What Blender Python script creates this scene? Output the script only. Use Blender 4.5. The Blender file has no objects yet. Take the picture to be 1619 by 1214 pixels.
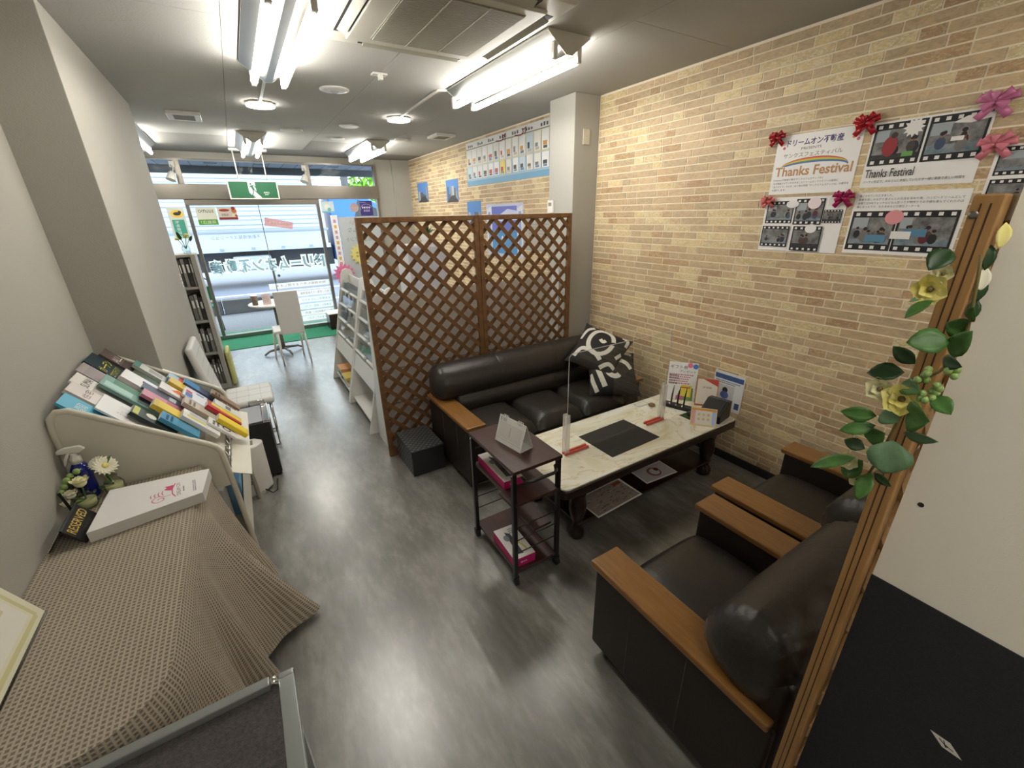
import bpy, math, random
from mathutils import Vector, Matrix
random.seed(7)
SC = bpy.context.scene
COL = SC.collection
PI = math.pi

# ------------------------------------------------------------------ camera
CAM_ROT = [[0.850477, 0.212542, -0.481159], [-0.525606, 0.30748, -0.793218], [-0.020646, 0.927514, 0.373218]]
CAM_Z = 1.80
FPX = 668.485
cam_data = bpy.data.cameras.new('camera')
cam_data.sensor_width = 36.0
cam_data.lens = FPX / 1619 * 36.0
cam_data.clip_start = 0.02
cam = bpy.data.objects.new('camera', cam_data)
COL.objects.link(cam)
mw = Matrix(CAM_ROT).to_4x4()
mw.translation = (0, 0, CAM_Z)
cam.matrix_world = mw
SC.camera = cam

# ------------------------------------------------------------------ world and view
W = bpy.data.worlds.new('sky')
SC.world = W
W.use_nodes = True
bg = W.node_tree.nodes['Background']
bg.inputs[0].default_value = (0.90, 0.96, 1.0, 1)
bg.inputs[1].default_value = 1.08
SC.view_settings.view_transform = 'Standard'
SC.view_settings.look = 'None'
SC.view_settings.gamma = 1.0
SC.view_settings.use_curve_mapping = False
SC.view_settings.exposure = 2.3
TUBE_E = 9.0
LED_E = 6.0

# ------------------------------------------------------------------ materials
MATS = {}
def new_mat(name):
    m = bpy.data.materials.new(name); m.use_nodes = True
    nt = m.node_tree
    b = nt.nodes['Principled BSDF']
    MATS[name] = m
    return m, nt, b

def mat(name, col, rough=0.6, metal=0.0, spec=0.5, var=None, bump=None, coat=0.0, stretch=None, emit=0.0, sheen=0.0):
    """col linear rgb; var=(scale, amount[, second colour]); bump=(scale, distance)."""
    m, nt, b = new_mat(name)
    N, L = nt.nodes, nt.links
    b.inputs['Base Color'].default_value = (*col, 1)
    b.inputs['Roughness'].default_value = rough
    b.inputs['Metallic'].default_value = metal
    b.inputs['Specular IOR Level'].default_value = spec
    b.inputs['Coat Weight'].default_value = coat
    if sheen: b.inputs['Sheen Weight'].default_value = sheen
    if emit:
        b.inputs['Emission Color'].default_value = (*col, 1)
        b.inputs['Emission Strength'].default_value = emit
    if var or bump:
        geo = N.new('ShaderNodeNewGeometry')
        mp = N.new('ShaderNodeMapping')
        L.new(geo.outputs['Position'], mp.inputs['Vector'])
        if stretch: mp.inputs['Scale'].default_value = stretch
    if var:
        n = N.new('ShaderNodeTexNoise'); n.inputs['Scale'].default_value = var[0]
        n.inputs['Detail'].default_value = 5; n.inputs['Roughness'].default_value = 0.6
        L.new(mp.outputs[0], n.inputs['Vector'])
        r = N.new('ShaderNodeValToRGB')
        r.color_ramp.elements[0].position = 0.3; r.color_ramp.elements[1].position = 0.7
        a = var[1]
        c2 = var[2] if len(var) > 2 else tuple(min(1, c * (1 + a)) for c in col)
        c1 = col if len(var) > 2 else tuple(c * (1 - a) for c in col)
        r.color_ramp.elements[0].color = (*c1, 1); r.color_ramp.elements[1].color = (*c2, 1)
        L.new(n.outputs['Fac'], r.inputs['Fac']); L.new(r.outputs[0], b.inputs['Base Color'])
    if bump:
        n2 = N.new('ShaderNodeTexNoise'); n2.inputs['Scale'].default_value = bump[0]
        n2.inputs['Detail'].default_value = 4
        L.new(mp.outputs[0], n2.inputs['Vector'])
        bp = N.new('ShaderNodeBump'); bp.inputs['Distance'].default_value = bump[1]
        bp.inputs['Strength'].default_value = 0.8
        L.new(n2.outputs['Fac'], bp.inputs['Height']); L.new(bp.outputs[0], b.inputs['Normal'])
    return m

def emis(name, col, strength):
    m, nt, b = new_mat(name)
    b.inputs['Base Color'].default_value = (*col, 1)
    b.inputs['Emission Color'].default_value = (*col, 1)
    b.inputs['Emission Strength'].default_value = strength
    return m

def glass(name, tint=(0.96, 0.985, 0.98), refl=0.07, rough=0.0):
    m = bpy.data.materials.new(name); m.use_nodes = True
    nt = m.node_tree; N, L = nt.nodes, nt.links
    for n in list(N):
        if n.type != 'OUTPUT_MATERIAL': N.remove(n)
    out = [n for n in N if n.type == 'OUTPUT_MATERIAL'][0]
    t = N.new('ShaderNodeBsdfTransparent'); t.inputs[0].default_value = (*tint, 1)
    g = N.new('ShaderNodeBsdfGlossy'); g.inputs['Roughness'].default_value = rough
    lw = N.new('ShaderNodeLayerWeight'); lw.inputs[0].default_value = 0.12
    ml = N.new('ShaderNodeMath'); ml.operation = 'MULTIPLY_ADD'
    ml.inputs[1].default_value = 0.15 if refl < 0.05 else 0.6; ml.inputs[2].default_value = 0.002 if refl < 0.05 else refl * 0.5
    L.new(lw.outputs['Fresnel'], ml.inputs[0])
    mx = N.new('ShaderNodeMixShader')
    L.new(ml.outputs[0], mx.inputs[0]); L.new(t.outputs[0], mx.inputs[1]); L.new(g.outputs[0], mx.inputs[2])
    L.new(mx.outputs[0], out.inputs[0])
    MATS[name] = m
    return m

def film(name, col, alpha):
    """half see-through printed film"""
    m = bpy.data.materials.new(name); m.use_nodes = True
    nt = m.node_tree; N, L = nt.nodes, nt.links
    b = N['Principled BSDF']; out = [n for n in N if n.type == 'OUTPUT_MATERIAL'][0]
    b.inputs['Base Color'].default_value = (*col, 1); b.inputs['Roughness'].default_value = 0.5
    tl = N.new('ShaderNodeBsdfTranslucent'); tl.inputs[0].default_value = (*col, 1)
    m1 = N.new('ShaderNodeMixShader'); m1.inputs[0].default_value = 0.55
    L.new(b.outputs[0], m1.inputs[1]); L.new(tl.outputs[0], m1.inputs[2])
    t = N.new('ShaderNodeBsdfTransparent')
    mx = N.new('ShaderNodeMixShader'); mx.inputs[0].default_value = alpha
    L.new(t.outputs[0], mx.inputs[1]); L.new(m1.outputs[0], mx.inputs[2]); L.new(mx.outputs[0], out.inputs[0])
    MATS[name] = m
    return m

def S(r, g, b):
    """sRGB 0-255 to linear"""
    f = lambda c: (c / 255 / 12.92) if c / 255 <= 0.04045 else ((c / 255 + 0.055) / 1.055) ** 2.4
    return (f(r), f(g), f(b))

_pc = {}
def paint(r, g, b, rough=0.55):
    """plain printed / painted colour from sRGB"""
    k = (r, g, b, rough)
    if k not in _pc:
        nm = 'print_%d_%d_%d_%d' % (r, g, b, int(rough * 100))
        mat(nm, S(r, g, b), rough)
        _pc[k] = nm
    return _pc[k]

# ------------------------------------------------------------------ mesh builder
ORG = {}
class MB:
    def __init__(s, mat=None, M=None):
        s.v = []; s.f = []; s.fm = []; s.fs = []; s.mats = []; s.cur = mat; s.M = M; s.uv = None
    def mi(s, m):
        m = m or s.cur
        if m not in s.mats: s.mats.append(m)
        return s.mats.index(m)
    def add(s, vs, fs, m=None, smooth=False):
        o = len(s.v); k = s.mi(m)
        if s.M is not None: vs = [s.M @ Vector(p) for p in vs]
        s.v += [tuple(p) for p in vs]
        for f in fs:
            s.f.append(tuple(i + o for i in f)); s.fm.append(k); s.fs.append(smooth)
        return s
    def box(s, x0, x1, y0, y1, z0, z1, m=None, T=None):
        vs = [Vector((x, y, z)) for z in (z0, z1) for y in (y0, y1) for x in (x0, x1)]
        if T is not None: vs = [T @ p for p in vs]
        return s.add(vs, [(0, 2, 3, 1), (4, 5, 7, 6), (0, 1, 5, 4), (2, 6, 7, 3), (0, 4, 6, 2), (1, 3, 7, 5)], m)
    def bar(s, p, q, w, h, up=(0, 0, 1), m=None):
        """square bar from p to q, width w across, h along up"""
        p, q, up = Vector(p), Vector(q), Vector(up)
        d = (q - p).normalized(); a = d.cross(up)
        if a.length < 1e-5: a = d.cross(Vector((1, 0, 0)))
        a.normalize(); b = a.cross(d).normalized()
        vs = [e + a * (i * w / 2) + b * (j * h / 2) for e in (p, q) for i, j in ((-1, -1), (1, -1), (1, 1), (-1, 1))]
        return s.add(vs, [(0, 1, 2, 3), (7, 6, 5, 4), (0, 4, 5, 1), (1, 5, 6, 2), (2, 6, 7, 3), (3, 7, 4, 0)], m)
    def tube(s, pts, r, n=10, m=None, cap=True, closed=False):
        pts = [Vector(p) for p in pts]; R = r if isinstance(r, (list, tuple)) else [r] * len(pts)
        vs = []; k = len(pts); pa = None
        for i, p in enumerate(pts):
            if closed: d = pts[(i + 1) % k] - pts[i - 1]
            else: d = pts[min(i + 1, k - 1)] - pts[max(i - 1, 0)]
            d.normalize()
            if pa is None:
                a = d.cross(Vector((0, 0, 1)))
                if a.length < 1e-3: a = d.cross(Vector((1, 0, 0)))
            else: a = pa - d * pa.dot(d)
            a.normalize(); pa = a; b = d.cross(a)
            for j in range(n):
                t = 2 * PI * j / n
                vs.append(p + (a * math.cos(t) + b * math.sin(t)) * R[i])
        fs = []
        for i in range(k if closed else k - 1):
            i2 = (i + 1) % k
            for j in range(n):
                fs.append((i * n + j, i * n + (j + 1) % n, i2 * n + (j + 1) % n, i2 * n + j))
        s.add(vs, fs, m, True)
        if cap and not closed:
            o = len(s.v) - len(vs)
            s.f.append(tuple(o + j for j in reversed(range(n)))); s.f.append(tuple(o + (k - 1) * n + j for j in range(n)))
            s.fm += [s.mi(m)] * 2; s.fs += [False, False]
        return s
    def lathe(s, c, prof, n=16, m=None, axis=(0, 0, 1), smooth=True):
        """prof: (radius, height) pairs"""
        c = Vector(c); ax = Vector(axis).normalized()
        a = ax.cross(Vector((1, 0, 0)))
        if a.length < 1e-3: a = ax.cross(Vector((0, 1, 0)))
        a.normalize(); b = ax.cross(a)
        vs = [c + ax * h + (a * math.cos(2 * PI * j / n) + b * math.sin(2 * PI * j / n)) * r for r, h in prof for j in range(n)]
        k = len(prof)
        fs = [(i * n + j, i * n + (j + 1) % n, (i + 1) * n + (j + 1) % n, (i + 1) * n + j) for i in range(k - 1) for j in range(n)]
        s.add(vs, fs, m, smooth)
        o = len(s.v) - len(vs)
        for idx, rv in ((0, True), (k - 1, False)):
            if prof[idx][0] > 1e-5:
                r = range(n); s.f.append(tuple(o + idx * n + j for j in (reversed(r) if rv else r))); s.fm.append(s.mi(m)); s.fs.append(False)
        return s
    def prism(s, poly, d, m=None):
        """poly: 3d points, extruded by vector d"""
        d = Vector(d); k = len(poly); P = [Vector(p) for p in poly]
        vs = P + [p + d for p in P]
        fs = [tuple(reversed(range(k))), tuple(range(k, 2 * k))] + [(i, (i + 1) % k, k + (i + 1) % k, k + i) for i in range(k)]
        return s.add(vs, fs, m)
    def ball(s, c, r, m=None, n=12, k=8, sc=(1, 1, 1), T=None):
        c = Vector(c); vs = []; fs = []
        for i in range(k + 1):
            t = PI * i / k
            for j in range(n):
                p = 2 * PI * j / n
                q = Vector((math.sin(t) * math.cos(p) * r * sc[0], math.sin(t) * math.sin(p) * r * sc[1], math.cos(t) * r * sc[2]))
                if T is not None: q = T @ q
                vs.append(c + q)
        for i in range(k):
            for j in range(n):
                fs.append((i * n + j, (i + 1) * n + j, (i + 1) * n + (j + 1) % n, i * n + (j + 1) % n))
        return s.add(vs, fs, m, True)
    def grid(s, P, m=None, smooth=True, flip=False):
        """P[i][j] points"""
        a = len(P); b = len(P[0])
        fs = []
        for i in range(a - 1):
            for j in range(b - 1):
                q = (i * b + j, i * b + j + 1, (i + 1) * b + j + 1, (i + 1) * b + j)
                fs.append(tuple(reversed(q)) if flip else q)
        return s.add([p for r in P for p in r], fs, m, smooth)
    def build(s, name, parent=None, bevel=0, seg=2, sub=0, smooth=None, solid=0, loc=None):
        me = bpy.data.meshes.new(name)
        if parent is not None: org = ORG[parent]
        else: org = Vector(loc) if loc is not None else base_of(s.v)
        me.from_pydata([tuple(Vector(p) - org) for p in s.v], [], s.f)
        for mm in s.mats: me.materials.append(MATS[mm])
        me.polygons.foreach_set('material_index', s.fm)
        sm = s.fs if smooth is None else [smooth] * len(s.f)
        me.polygons.foreach_set('use_smooth', sm)
        if s.uv:
            ul = me.uv_layers.new(name='UVMap')
            for lp in me.loops: ul.data[lp.index].uv = s.uv[lp.vertex_index]
        me.update()
        o = bpy.data.objects.new(name, me); COL.objects.link(o)
        ORG[o] = org
        if parent is not None: o.parent = parent
        else: o.location = org
        if solid:
            md = o.modifiers.new('thickness', 'SOLIDIFY'); md.thickness = solid; md.offset = 0
        if sub:
            md = o.modifiers.new('smooth', 'SUBSURF'); md.levels = sub; md.render_levels = sub
        if bevel:
            md = o.modifiers.new('bevel', 'BEVEL'); md.width = bevel; md.segments = seg; md.limit_method = 'ANGLE'; md.angle_limit = 0.6
            if seg > 1:
                me.polygons.foreach_set('use_smooth', [True] * len(s.f))
                wn = o.modifiers.new('wn', 'WEIGHTED_NORMAL')
        return o

def base_of(v):
    n = len(v)
    return Vector((sum(p[0] for p in v) / n, sum(p[1] for p in v) / n, min(p[2] for p in v)))

def tag(o, label, cat, group=None):
    o['label'] = label; o['category'] = cat
    if group: o['group'] = group
    return o
def struct(o):
    o['kind'] = 'structure'; return o
def thing(name, loc, label, cat, group=None):
    o = bpy.data.objects.new(name, None); COL.objects.link(o)
    o.location = loc; o.empty_display_size = 0.05
    ORG[o] = Vector(loc)
    return tag(o, label, cat, group) if label else o
def copy_tree(o, dloc, label=None, parent=None):
    c = o.copy(); COL.objects.link(c)
    if parent is None: c.location = Vector(o.location) + Vector(dloc)
    else: c.parent = parent
    ORG[c] = ORG[o] + Vector(dloc)
    if label: c['label'] = label
    for ch in list(o.children): copy_tree(ch, dloc, None, c)
    return c

# ---- text and flat print on a plane
_tc = {}
def text_geo(body, bold=0.0):
    key = (body, bold)
    if key not in _tc:
        cu = bpy.data.curves.new('t', 'FONT'); cu.body = body; cu.resolution_u = 2; cu.offset = bold
        ob = bpy.data.objects.new('t', cu); COL.objects.link(ob)
        dg = bpy.context.evaluated_depsgraph_get(); dg.update()
        me = bpy.data.meshes.new_from_object(ob.evaluated_get(dg))
        vs = [(p.co.x, p.co.y) for p in me.vertices]; fs = [tuple(p.vertices) for p in me.polygons]
        bpy.data.objects.remove(ob); bpy.data.meshes.remove(me); bpy.data.curves.remove(cu)
        _tc[key] = (vs, fs)
    return _tc[key]

class Sheet:
    """flat print: u along ux, v along uy, metres, origin at o; n points to the viewer"""
    def __init__(s, o, ux, uy, mb=None, flipn=False):
        s.o = Vector(o); s.ux = Vector(ux).normalized(); s.uy = Vector(uy).normalized()
        s.n = s.ux.cross(s.uy) * (-1 if flipn else 1); s.mb = mb or MB(); s.k = 0; s.flip = flipn; s.bend = None
    def P(s, u, v, h):
        return s.o + s.ux * u + s.uy * v + s.n * h
    def lift(s):
        s.k += 1; return 0.0006 + s.k * 0.00006
    def poly(s, pts, m, h=None):
        h = s.lift() if h is None else h
        f = tuple(range(len(pts)))
        s.mb.add([s.P(u, v, h) for u, v in pts], [tuple(reversed(f)) if s.flip else f], m)
    def rect(s, u0, v0, u1, v1, m, h=None):
        s.poly([(u0, v0), (u1, v0), (u1, v1), (u0, v1)], m, h)
    def circ(s, u, v, r, m, sy=1.0, n=18, h=None):
        s.poly([(u + r * math.cos(2 * PI * i / n), v + r * sy * math.sin(2 * PI * i / n)) for i in range(n)], m, h)
    def star(s, u, v, r0, r1, k, m):
        s.poly([(u + (r1 if i % 2 else r0) * math.cos(PI * i / k), v + (r1 if i % 2 else r0) * math.sin(PI * i / k)) for i in range(2 * k)], m)
    def line(s, pts, w, m):
        h = s.lift()
        for (a, b), (c, d) in zip(pts[:-1], pts[1:]):
            dx, dy = c - a, d - b; l = math.hypot(dx, dy) or 1
            nx, ny = -dy / l * w / 2, dx / l * w / 2
            f = (0, 1, 2, 3)
            s.mb.add([s.P(a + nx, b + ny, h), s.P(a - nx, b - ny, h), s.P(c - nx, d - ny, h), s.P(c + nx, d + ny, h)], [tuple(reversed(f)) if s.flip else f], m)
    def text(s, body, u, v, w, hgt, m, rot=0.0, mirror=False, bold=0.0):
        """fit text into a box w x hgt centred on (u,v)"""
        vs, fs = text_geo(body, bold)
        if not vs: return
        x0 = min(p[0] for p in vs); x1 = max(p[0] for p in vs); y0 = min(p[1] for p in vs); y1 = max(p[1] for p in vs)
        sx = w / max(x1 - x0, 1e-6); sy = hgt / max(y1 - y0, 1e-6)
        if mirror: sx = -sx
        cx, cy = (x0 + x1) / 2, (y0 + y1) / 2; c, q = math.cos(rot), math.sin(rot); h = s.lift()
        out = []
        for x, y in vs:
            a, b = (x - cx) * sx, (y - cy) * sy
            out.append(s.P(u + a * c - b * q, v + a * q + b * c, h))
        s.mb.add(out, fs, m)
    def scribble(s, u0, v0, u1, v1, m, rows=3, seed=0, fill=0.55):
        """rows of unreadable small print"""
        R = random.Random(seed); hh = (v1 - v0) / rows
        for r in range(rows):
            u = u0; end = u1 - R.random() * (u1 - u0) * 0.3
            while u < end:
                w = hh * (0.4 + R.random() * 0.5)
                s.rect(u, v1 - (r + 0.85) * hh, min(u + w, end), v1 - (r + 0.85 - fill) * hh, m, 0.0007)
                u += w + hh * 0.22
    def photo(s, u0, v0, u1, v1, seed, pal=None):
        """small snapshot: blurred room background and a few generic figures"""
        R = random.Random(seed); w, h = u1 - u0, v1 - v0
        s.rect(u0, v0, u1, v1, 'photo_blur')
        s.rect(u0, v0, u1, v0 + h * R.uniform(0.12, 0.3), 'photo_table' if R.random() < 0.6 else 'photo_dark')
        if R.random() < 0.7: s.rect(u0 + w * 0.02, v0 + h * 0.6, u0 + w * R.uniform(0.2, 0.4), v1, paint(165, 172, 178))
        for i in range(R.randint(4, 6)):
            a = u0 + w * R.uniform(0.12, 0.88); b = v0 + h * R.uniform(0.22, 0.42); k = h * R.uniform(0.13, 0.2)
            c = R.choice([(96, 34, 40), (40, 44, 56), (34, 34, 36), (62, 78, 104), (120, 118, 114), (70, 66, 60)])
            e = lambda q: min(max(q, u0), u1)
            el = lambda cu, cv, rx, ry, m: s.poly([(e(cu + rx * math.cos(2 * PI * t / 10)), min(max(cv + ry * math.sin(2 * PI * t / 10), v0), v1)) for t in range(10)], m)
            el(a, b, k * 0.85, k * 1.15, paint(*c)); el(a, b + k * 1.5, k * 0.38, k * 0.5, paint(150, 112, 92)); el(a, b + k * 1.72, k * 0.42, k * 0.38, paint(36, 30, 28))
    def filmstrip(s, u0, v0, u1, v1, seed):
        s.rect(u0, v0, u1, v1, paint(28, 26, 28)); h = v1 - v0; b = h * 0.16
        n = max(4, int((u1 - u0) / (b * 1.3)))
        for i in range(n):
            cu = u0 + (i + 0.5) * (u1 - u0) / n
            for cv in (v0 + b / 2, v1 - b / 2):
                s.rect(cu - b * 0.28, cv - b * 0.25, cu + b * 0.28, cv + b * 0.25, paint(235, 232, 228))
        s.photo(u0 + b * 0.3, v0 + b, u1 - b * 0.3, v1 - b, seed)

def proj(p):
    q = Matrix(CAM_ROT).transposed() @ (Vector(p) - Vector((0, 0, CAM_Z)))
    if q.z >= -1e-4: return None
    return (809.5 - FPX * q.x / q.z, 607 + FPX * q.y / q.z, -q.z)
# ------------------------------------------------------------------ material library
mat('wall_paint', (0.375, 0.36, 0.315), 0.75, bump=(180, 0.0012), var=(1.2, 0.03))
mat('pier_paint', (0.42, 0.41, 0.37), 0.7, bump=(180, 0.0008))
def ceiling_material():
    m, nt, b = new_mat('ceiling_board'); N, L = nt.nodes, nt.links
    geo = N.new('ShaderNodeNewGeometry')
    mp = N.new('ShaderNodeMapping'); mp.inputs['Scale'].default_value = (45, 45, 1)
    L.new(geo.outputs['Position'], mp.inputs['Vector'])
    v = N.new('ShaderNodeTexVoronoi'); v.inputs['Scale'].default_value = 1.0; v.inputs['Randomness'].default_value = 1.0
    L.new(mp.outputs[0], v.inputs['Vector'])
    n1 = N.new('ShaderNodeTexNoise'); n1.inputs['Scale'].default_value = 0.35; L.new(mp.outputs[0], n1.inputs['Vector'])
    th = N.new('ShaderNodeMapRange'); th.inputs['From Min'].default_value = 0.5; th.inputs['From Max'].default_value = 0.75; th.inputs['To Min'].default_value = 0.03; th.inputs['To Max'].default_value = 0.22
    L.new(n1.outputs['Fac'], th.inputs['Value'])
    lt = N.new('ShaderNodeMath'); lt.operation = 'LESS_THAN'; L.new(v.outputs['Distance'], lt.inputs[0]); L.new(th.outputs[0], lt.inputs[1])
    mx = N.new('ShaderNodeMix'); mx.data_type = 'RGBA'; L.new(lt.outputs[0], mx.inputs['Factor'])
    mx.inputs['A'].default_value = (0.45, 0.445, 0.42, 1); mx.inputs['B'].default_value = (0.36, 0.345, 0.32, 1)
    L.new(mx.outputs['Result'], b.inputs['Base Color']); b.inputs['Roughness'].default_value = 0.9
    n2 = N.new('ShaderNodeTexNoise'); n2.inputs['Scale'].default_value = 2.2; L.new(mp.outputs[0], n2.inputs['Vector'])
    bp = N.new('ShaderNodeBump'); bp.inputs['Distance'].default_value = 0.002; bp.inputs['Strength'].default_value = 0.5
    L.new(n2.outputs['Fac'], bp.inputs['Height']); L.new(bp.outputs[0], b.inputs['Normal'])
ceiling_material()
mat('ceiling_gap', (0.28, 0.27, 0.25), 0.9)
mat('white_plastic', (0.75, 0.73, 0.68), 0.4)
mat('cream_plastic', (0.62, 0.58, 0.47), 0.45)
mat('white_paint', (0.78, 0.77, 0.74), 0.35)
mat('rack_metal', (0.66, 0.63, 0.53), 0.4)
mat('grey_metal', (0.33, 0.35, 0.34), 0.35, 0.6)
mat('steel', (0.30, 0.275, 0.24), 0.33, 0.9, stretch=(4, 4, 60), var=(6, 0.06))
mat('steel_dark', (0.22, 0.21, 0.19), 0.35, 0.8)
mat('chrome', (0.75, 0.75, 0.75), 0.12, 1.0)
mat('black_metal', (0.012, 0.012, 0.013), 0.3)
mat('black_plastic', (0.012, 0.012, 0.013), 0.35)
mat('black_matte', (0.02, 0.019, 0.018), 0.7)
mat('rubber', (0.015, 0.015, 0.015), 0.6)
mat('leather', (0.024, 0.020, 0.0165), 0.38, spec=0.5, bump=(34, 0.003), var=(5, 0.15))
mat('leather_side', (0.017, 0.010, 0.0075), 0.5, bump=(120, 0.0008))
mat('piping', (0.05, 0.045, 0.04), 0.4)
mat('arm_wood', (0.20, 0.09, 0.022), 0.3, var=(9, 0.2, (0.27, 0.13, 0.035)), stretch=(7, 0.7, 7), coat=0.3)
mat('arm_wood_edge', (0.16, 0.06, 0.018), 0.35, coat=0.3)
mat('lattice_wood', (0.115, 0.052, 0.017), 0.55, var=(7, 0.3, (0.23, 0.11, 0.038)), stretch=(3, 3, 3))
mat('post_wood', (0.30, 0.155, 0.05), 0.5, var=(9, 0.25, (0.40, 0.22, 0.08)), stretch=(8, 8, 0.8))
mat('groove_dark', (0.05, 0.022, 0.008), 0.7)
mat('dark_wood', (0.018, 0.007, 0.005), 0.28, var=(8, 0.2), stretch=(1, 8, 8), coat=0.2)
mat('trolley_wood', (0.055, 0.022, 0.017), 0.35, var=(9, 0.25), stretch=(8, 1, 8))
mat('navy_panel', (0.017, 0.018, 0.021), 0.85, bump=(500, 0.0006), var=(300, 0.3))
mat('partition_cream', (0.82, 0.78, 0.68), 0.7, bump=(260, 0.0006))
mat('felt', (0.075, 0.068, 0.068), 0.95, bump=(240, 0.003), var=(170, 0.35))
mat('turf', (0.02, 0.22, 0.11), 0.95, bump=(300, 0.004), var=(120, 0.2))
mat('turf_out', (0.05, 0.26, 0.13), 0.95, bump=(300, 0.004), var=(120, 0.2))
mat('paper', (0.90, 0.885, 0.86), 0.45)
mat('paper_matte', (0.76, 0.75, 0.73), 0.7)
mat('page_edge', (0.62, 0.61, 0.58), 0.8, stretch=(1, 1, 120), var=(10, 0.12))
mat('pad_black', (0.028, 0.025, 0.022), 0.75, bump=(600, 0.0005))
mat('pillow_black', (0.014, 0.013, 0.013), 0.8, bump=(500, 0.0006))
mat('pillow_white', (0.66, 0.63, 0.56), 0.8, bump=(500, 0.0006))
mat('woven_dark', (0.025, 0.026, 0.026), 0.5)
mat('woven_light', (0.10, 0.105, 0.10), 0.5)
mat('quilt', (0.66, 0.65, 0.62), 0.4)
mat('quilt_seam', (0.42, 0.41, 0.40), 0.6)
mat('asphalt', (0.16, 0.19, 0.26), 0.8, var=(2.0, 0.06))
mat('pavement', (0.15, 0.165, 0.19), 0.85, var=(40, 0.22), bump=(60, 0.003))
mat('concrete', (0.10, 0.10, 0.105), 0.9, var=(3, 0.2))
mat('road_line', (0.6, 0.6, 0.6), 0.7)
mat('truck_white', (0.36, 0.42, 0.49), 0.4)
mat('truck_groove', (0.22, 0.27, 0.37), 0.5)
mat('truck_blue', (0.02, 0.13, 0.48), 0.3)
mat('truck_dark', (0.03, 0.035, 0.045), 0.6)
mat('soffit', (0.22, 0.25, 0.31), 0.7)
mat('soffit_dark', (0.07, 0.08, 0.10), 0.7)
mat('leaf_dark', (0.018, 0.055, 0.012), 0.45, var=(60, 0.3))
mat('leaf_mid', (0.055, 0.15, 0.025), 0.5, var=(60, 0.3))
mat('leaf_grey', (0.09, 0.17, 0.08), 0.6, var=(60, 0.25))
mat('tree_leaf', (0.22, 0.48, 0.06), 0.6, var=(3, 0.5))
mat('stem', (0.16, 0.12, 0.035), 0.6)
mat('berry', (0.27, 0.40, 0.12), 0.35)
mat('petal_yellow', (0.78, 0.68, 0.12), 0.6, var=(40, 0.2, (0.85, 0.78, 0.35)))
mat('petal_cream', (0.76, 0.73, 0.42), 0.6)
mat('petal_white', (0.80, 0.77, 0.60), 0.6)
mat('cobalt', (0.012, 0.018, 0.20), 0.12)
mat('gold', (0.75, 0.55, 0.16), 0.35, 0.4)
mat('pot_white', (0.7, 0.7, 0.68), 0.4)
mat('louver', (0.46, 0.45, 0.38), 0.5)
mat('grille', (0.26, 0.245, 0.20), 0.6)
mat('ac_white', (0.60, 0.58, 0.50), 0.45)
emis('tube_light', (1.0, 0.96, 0.885), TUBE_E)
emis('led_light', (1.0, 0.96, 0.885), LED_E)
emis('sign_glow', (0.010, 0.085, 0.036), 0.12)
emis('sign_white', (0.72, 0.82, 0.75), 0.12)
glass('pane_glass', (0.96, 0.985, 0.98), 0.03); glass('acrylic', (0.97, 0.985, 0.98), 0.10); glass('clear_plastic', (0.93, 0.95, 0.95), 0.16, 0.03)
glass('vase_glass', (0.86, 0.90, 0.84), 0.12)
film('acrylic_edge_light', (0.85, 0.82, 0.81), 0.4); film('film_white', (0.92, 0.97, 0.95), 0.93); film('film_teal', (0.22, 0.40, 0.44), 0.75); film('film_ink', (0.10, 0.12, 0.16), 0.75)  # clear acrylic rims: the light they catch is put in as pale colour
film('film_green', (0.55, 0.85, 0.75), 0.75); film('film_pink', (0.75, 0.30, 0.26), 0.85); film('film_cream', (0.85, 0.78, 0.55), 0.8)
mat('acrylic_red', (0.62, 0.10, 0.07), 0.15)
mat('lamp_enamel', (0.30, 0.295, 0.27), 0.34, 1.0)
mat('photo_dark', (0.03, 0.03, 0.033), 0.5, var=(40, 0.5))
mat('photo_table', (0.10, 0.16, 0.20), 0.5, var=(30, 0.4, (0.30, 0.34, 0.36)))
mat('photo_blur', (0.07, 0.07, 0.07), 0.5, var=(26, 0.5, (0.30, 0.30, 0.29)))

def ramp(nt, stops):
    r = nt.nodes.new('ShaderNodeValToRGB'); e = r.color_ramp.elements
    while len(e) < len(stops): e.new(0.5)
    for k, (p, c) in zip(e, stops): k.position = p; k.color = (*c, 1)
    return r

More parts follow.
